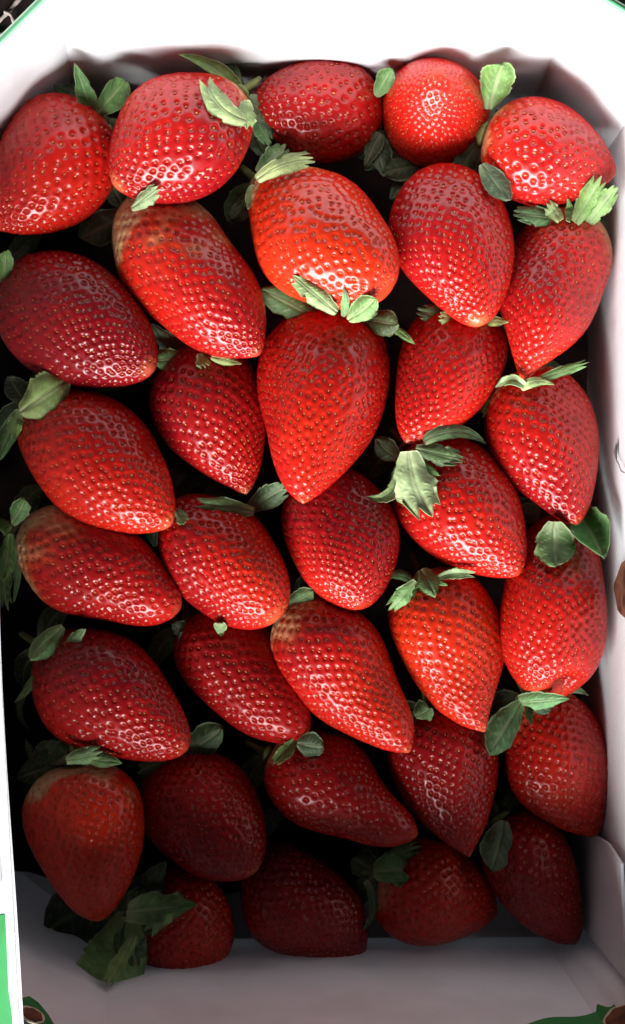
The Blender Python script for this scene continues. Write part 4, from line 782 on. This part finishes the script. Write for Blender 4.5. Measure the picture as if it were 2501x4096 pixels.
def make_leaf(kind, tone, cup, width, line, parent, origin, seed):
    """a thin sepal along a centre line: p pointed, r broad with a few teeth, t broad with a jagged end"""
    r = random.Random(seed)
    nt, ns = 27, 13
    L = np.array(line) - origin
    def cr(x):     # smooth interpolation through the centre line
        i = min(int(x * (len(L) - 1)), len(L) - 2); f = x * (len(L) - 1) - i
        p0, p1, p2, p3 = L[max(i - 1, 0)], L[i], L[i + 1], L[min(i + 2, len(L) - 1)]
        return .5 * ((2 * p1) + (-p0 + p2) * f + (2 * p0 - 5 * p1 + 4 * p2 - p3) * f * f + (-p0 + 3 * p1 - 3 * p2 + p3) * f ** 3)
    ph, ph2 = r.uniform(0, 6), r.uniform(0, 6)
    nteeth = r.choice((2, 3, 3, 4))
    tooth_d = [r.uniform(.10, .26) for _ in range(6)]
    edge = {-1: [r.uniform(-.05, .05) for _ in range(nt)], 1: [r.uniform(-.05, .05) for _ in range(nt)]}
    for sgn in (-1, 1):      # forward pointing side teeth
        for _ in range({'p': 1, 'r': 2, 't': 2}[kind]):
            c = r.randint(nt // 3, nt - 5); dpt = r.uniform(.10, .24) * (.45 if kind == 'r' else 1)
            for k in range(5):
                edge[sgn][min(c + k, nt - 1)] -= dpt * (1 - k / 5)
    roll = r.uniform(-.25, .25)
    curl = r.uniform(-.10, .22) if cup >= 0 else .1
    skew = r.uniform(-.10, .10)
    V, vein = [], []
    for i in range(nt):
        t = i / (nt - 1)
        for j in range(ns):
            q = -1 + 2 * j / (ns - 1)
            if kind == 'p':
                wv = max(.015, math.sin(math.pi * (t * .87 + .13) ** .9) ** .95)
                tl = t
            elif kind == 'r':
                wv = max(.02, math.sin(math.pi * (t * .93 + .07) ** 1.25) ** .66)
                tl = t * (1 - .05 * abs(math.sin(q * 4 + ph)) * t ** 3)
            else:
                wv = (.36 + .64 * math.sin(math.pi * .5 * min(1, t * 1.45))) * (1 - .16 * t * t)
                x = (q * .5 + .5) * nteeth
                k = int(min(x, nteeth - 1e-6)); saw = abs((x - k) - .5) * 2
                tl = t * (1 - (tooth_d[k] * saw + .20 * abs(q) ** 2.2) * t ** 2)
            wv *= 1 + edge[1 if q > 0 else -1][i] * max(0, (abs(q) - .55) / .45)
            tl = min(max(tl, 0), 1)
            c = cr(tl)
            d = cr(min(tl + .03, 1)) - cr(max(tl - .03, 0))
            d /= max(np.linalg.norm(d), 1e-9)
            sd = np.cross(d, (0, 0, 1.)); sd /= max(np.linalg.norm(sd), 1e-9)
            n = np.cross(sd, d)
            if abs(cup) >= .45: off = cup * width * q * q * .55 * wv
            else: off = -abs(cup) * width * q * q * .50 * wv
            fold = roll * q * width * .5 * wv * t
            wav = .060 * width * math.sin(7 * t + ph + 1.5 * q) * abs(q) + .02 * width * math.sin(15 * t + ph2) * q
            crease = -.07 * width * math.exp(-(q / .13) ** 2)
            lift = curl * width * max(0, t - .55) ** 2 * 3
            V.append(c + sd * (q * wv * width / 2 + skew * width * t * t) + n * (off + fold + wav + crease + lift))
            v = math.exp(-(q / .10) ** 2) * .60
            side_v = abs(((t * 6.4 - abs(q) * 1.9 + .06 * math.sin(9 * t + ph)) % 1) - .5) * 2
            v = max(v, .40 * max(0, 1 - side_v * 4.0) * min(1, abs(q) * 4))
            if abs(q) > .9: v = max(v, .42)
            v = max(v, .55 * max(0, 1 - t * 4))
            vein.append(v * (.5 + .6 * tone))
    V = np.array(V); m = len(V)
    F = grid_faces(nt, ns)
    Nn = np.zeros((m, 3))
    fn = np.cross(V[F[:, 1]] - V[F[:, 0]], V[F[:, 3]] - V[F[:, 0]])
    for c in range(4): np.add.at(Nn, F[:, c], fn)
    Nn /= np.maximum(np.linalg.norm(Nn, axis=1, keepdims=True), 1e-12)
    V2 = V - Nn * .00022
    rim = [(i * ns) for i in range(nt)] + [((nt - 1) * ns + j) for j in range(1, ns)] + [(i * ns + ns - 1) for i in range(nt - 2, -1, -1)] + [j for j in range(ns - 2, 0, -1)]
    R = np.array([(rim[k], rim[(k + 1) % len(rim)], rim[(k + 1) % len(rim)] + m, rim[k] + m) for k in range(len(rim))])
    Fa = np.concatenate([F, F[:, ::-1] + m, R])
    me = fast_mesh('leaf', np.concatenate([V, V2]), Fa, M_LEAF)
    at = me.attributes.new('vein', 'FLOAT', 'POINT')
    at.data.foreach_set('value', np.array(vein + vein, np.float32))
    o = bpy.data.objects.new('leaf', me)
    COL.objects.link(o)
    o.parent = parent
    h = r.uniform(-.05, .05)
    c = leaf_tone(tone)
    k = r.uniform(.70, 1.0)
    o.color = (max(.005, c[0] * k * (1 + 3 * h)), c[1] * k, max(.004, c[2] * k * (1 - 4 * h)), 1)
    return o

GROUP = 'strawberries packed in the white box'
SHAPES = {}
for row in BERRIES:
    s = Shape(row)
    root = empty('strawberry', tuple(s.B))
    tag(root, s.label, 'strawberry', GROUP)
    me, ms = make_body(s)
    fo = bpy.data.objects.new('flesh', me); COL.objects.link(fo); fo.parent = root
    so = bpy.data.objects.new('seeds', ms); COL.objects.link(so); so.parent = root; so['kind'] = 'stuff'
    # calyx: a little disc with a cut stalk, at the base end
    V, F = [], []
    prf = [(0.0, .0012), (.0035, .0012), (.0046, .0004), (.0030, -.0010), (.0013, -.0016), (.0011, -.0060), (.0008, -.0085), (.0, -.0088)]
    nr = 12
    for (rr, ax) in prf:
        for j in range(nr):
            an = 2 * math.pi * j / nr
            V.append(s.a * ax + (s.side * math.cos(an) + s.up * math.sin(an)) * max(rr, 1e-5) * (1 + .12 * math.sin(3 * an + s.id)))
    ca = mesh_obj('calyx', V, [tuple(int(x) for x in f) for f in grid_faces(len(prf), nr, True)], M_STALK, root)
    SHAPES[s.id] = (s, root, ca, me, ms)
    # sepals on the underside, seen only from the side
    for q in range(5):
        an = -math.pi / 2 + (q - 2) * .62 + .2 * math.sin(s.id * 3 + q)
        dr = s.side * math.cos(an) + s.up * math.sin(an)
        pts = [s.B + dr * .003 - s.a * .0005, s.B + dr * .009 - s.a * .0025, s.B + dr * .0135 - s.a * .002, s.B + dr * .017 + s.a * .0005]
        make_leaf('p', .35, .2, .008, pts, ca, s.B, s.id * 50 + q)
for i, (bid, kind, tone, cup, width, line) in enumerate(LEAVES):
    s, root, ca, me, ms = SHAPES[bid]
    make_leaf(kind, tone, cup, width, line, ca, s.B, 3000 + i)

# ------------------------------------------------------------------ pale net cords lying by the far left corner
def cord(pts, r):
    P = [Vector(p) for p in pts]
    fine = []
    for i in range(len(P) - 1):
        p0, p1, p2, p3 = P[max(i - 1, 0)], P[i], P[i + 1], P[min(i + 2, len(P) - 1)]
        for k in range(6):
            f = k / 6
            fine.append(.5 * ((2 * p1) + (-p0 + p2) * f + (2 * p0 - 5 * p1 + 4 * p2 - p3) * f * f + (-p0 + 3 * p1 - 3 * p2 + p3) * f ** 3))
    fine.append(P[-1])
    V = []
    for i, q in enumerate(fine):
        d = (fine[min(i + 1, len(fine) - 1)] - fine[max(i - 1, 0)]).normalized()
        sd = d.cross(Vector((0, 0, 1))).normalized(); up = sd.cross(d)
        rr = r * (1 + .2 * math.sin(i * 1.7))
        V += [q + (sd * math.cos(a) + up * math.sin(a)) * rr for a in [math.pi * j / 4 for j in range(8)]]
    return mesh_obj('net_cord', V, [tuple(int(x) for x in f) for f in grid_faces(len(fine), 8, True)], M_CORD)
zc = -.0770
c1 = cord([(-.128, .170, zc), (-.118, .178, zc), (-.112, .1835, zc), (-.106, .190, zc), (-.098, .195, zc)], .0008)
tag(c1, 'long pale cord on the dark table outside the far left corner', 'cord')
c2 = cord([(-.113, .1835, zc + .001), (-.1105, .182, zc + .0015), (-.109, .1775, zc)], .0006)
tag(c2, 'short pale cord branching towards the box at far left corner', 'cord')
c3 = cord([(-.122, .174, zc), (-.1155, .1755, zc), (-.112, .1735, zc), (-.108, .172, zc)], .0011)
tag(c3, 'thick pale cord nearest the left picture edge beside the far corner', 'cord')
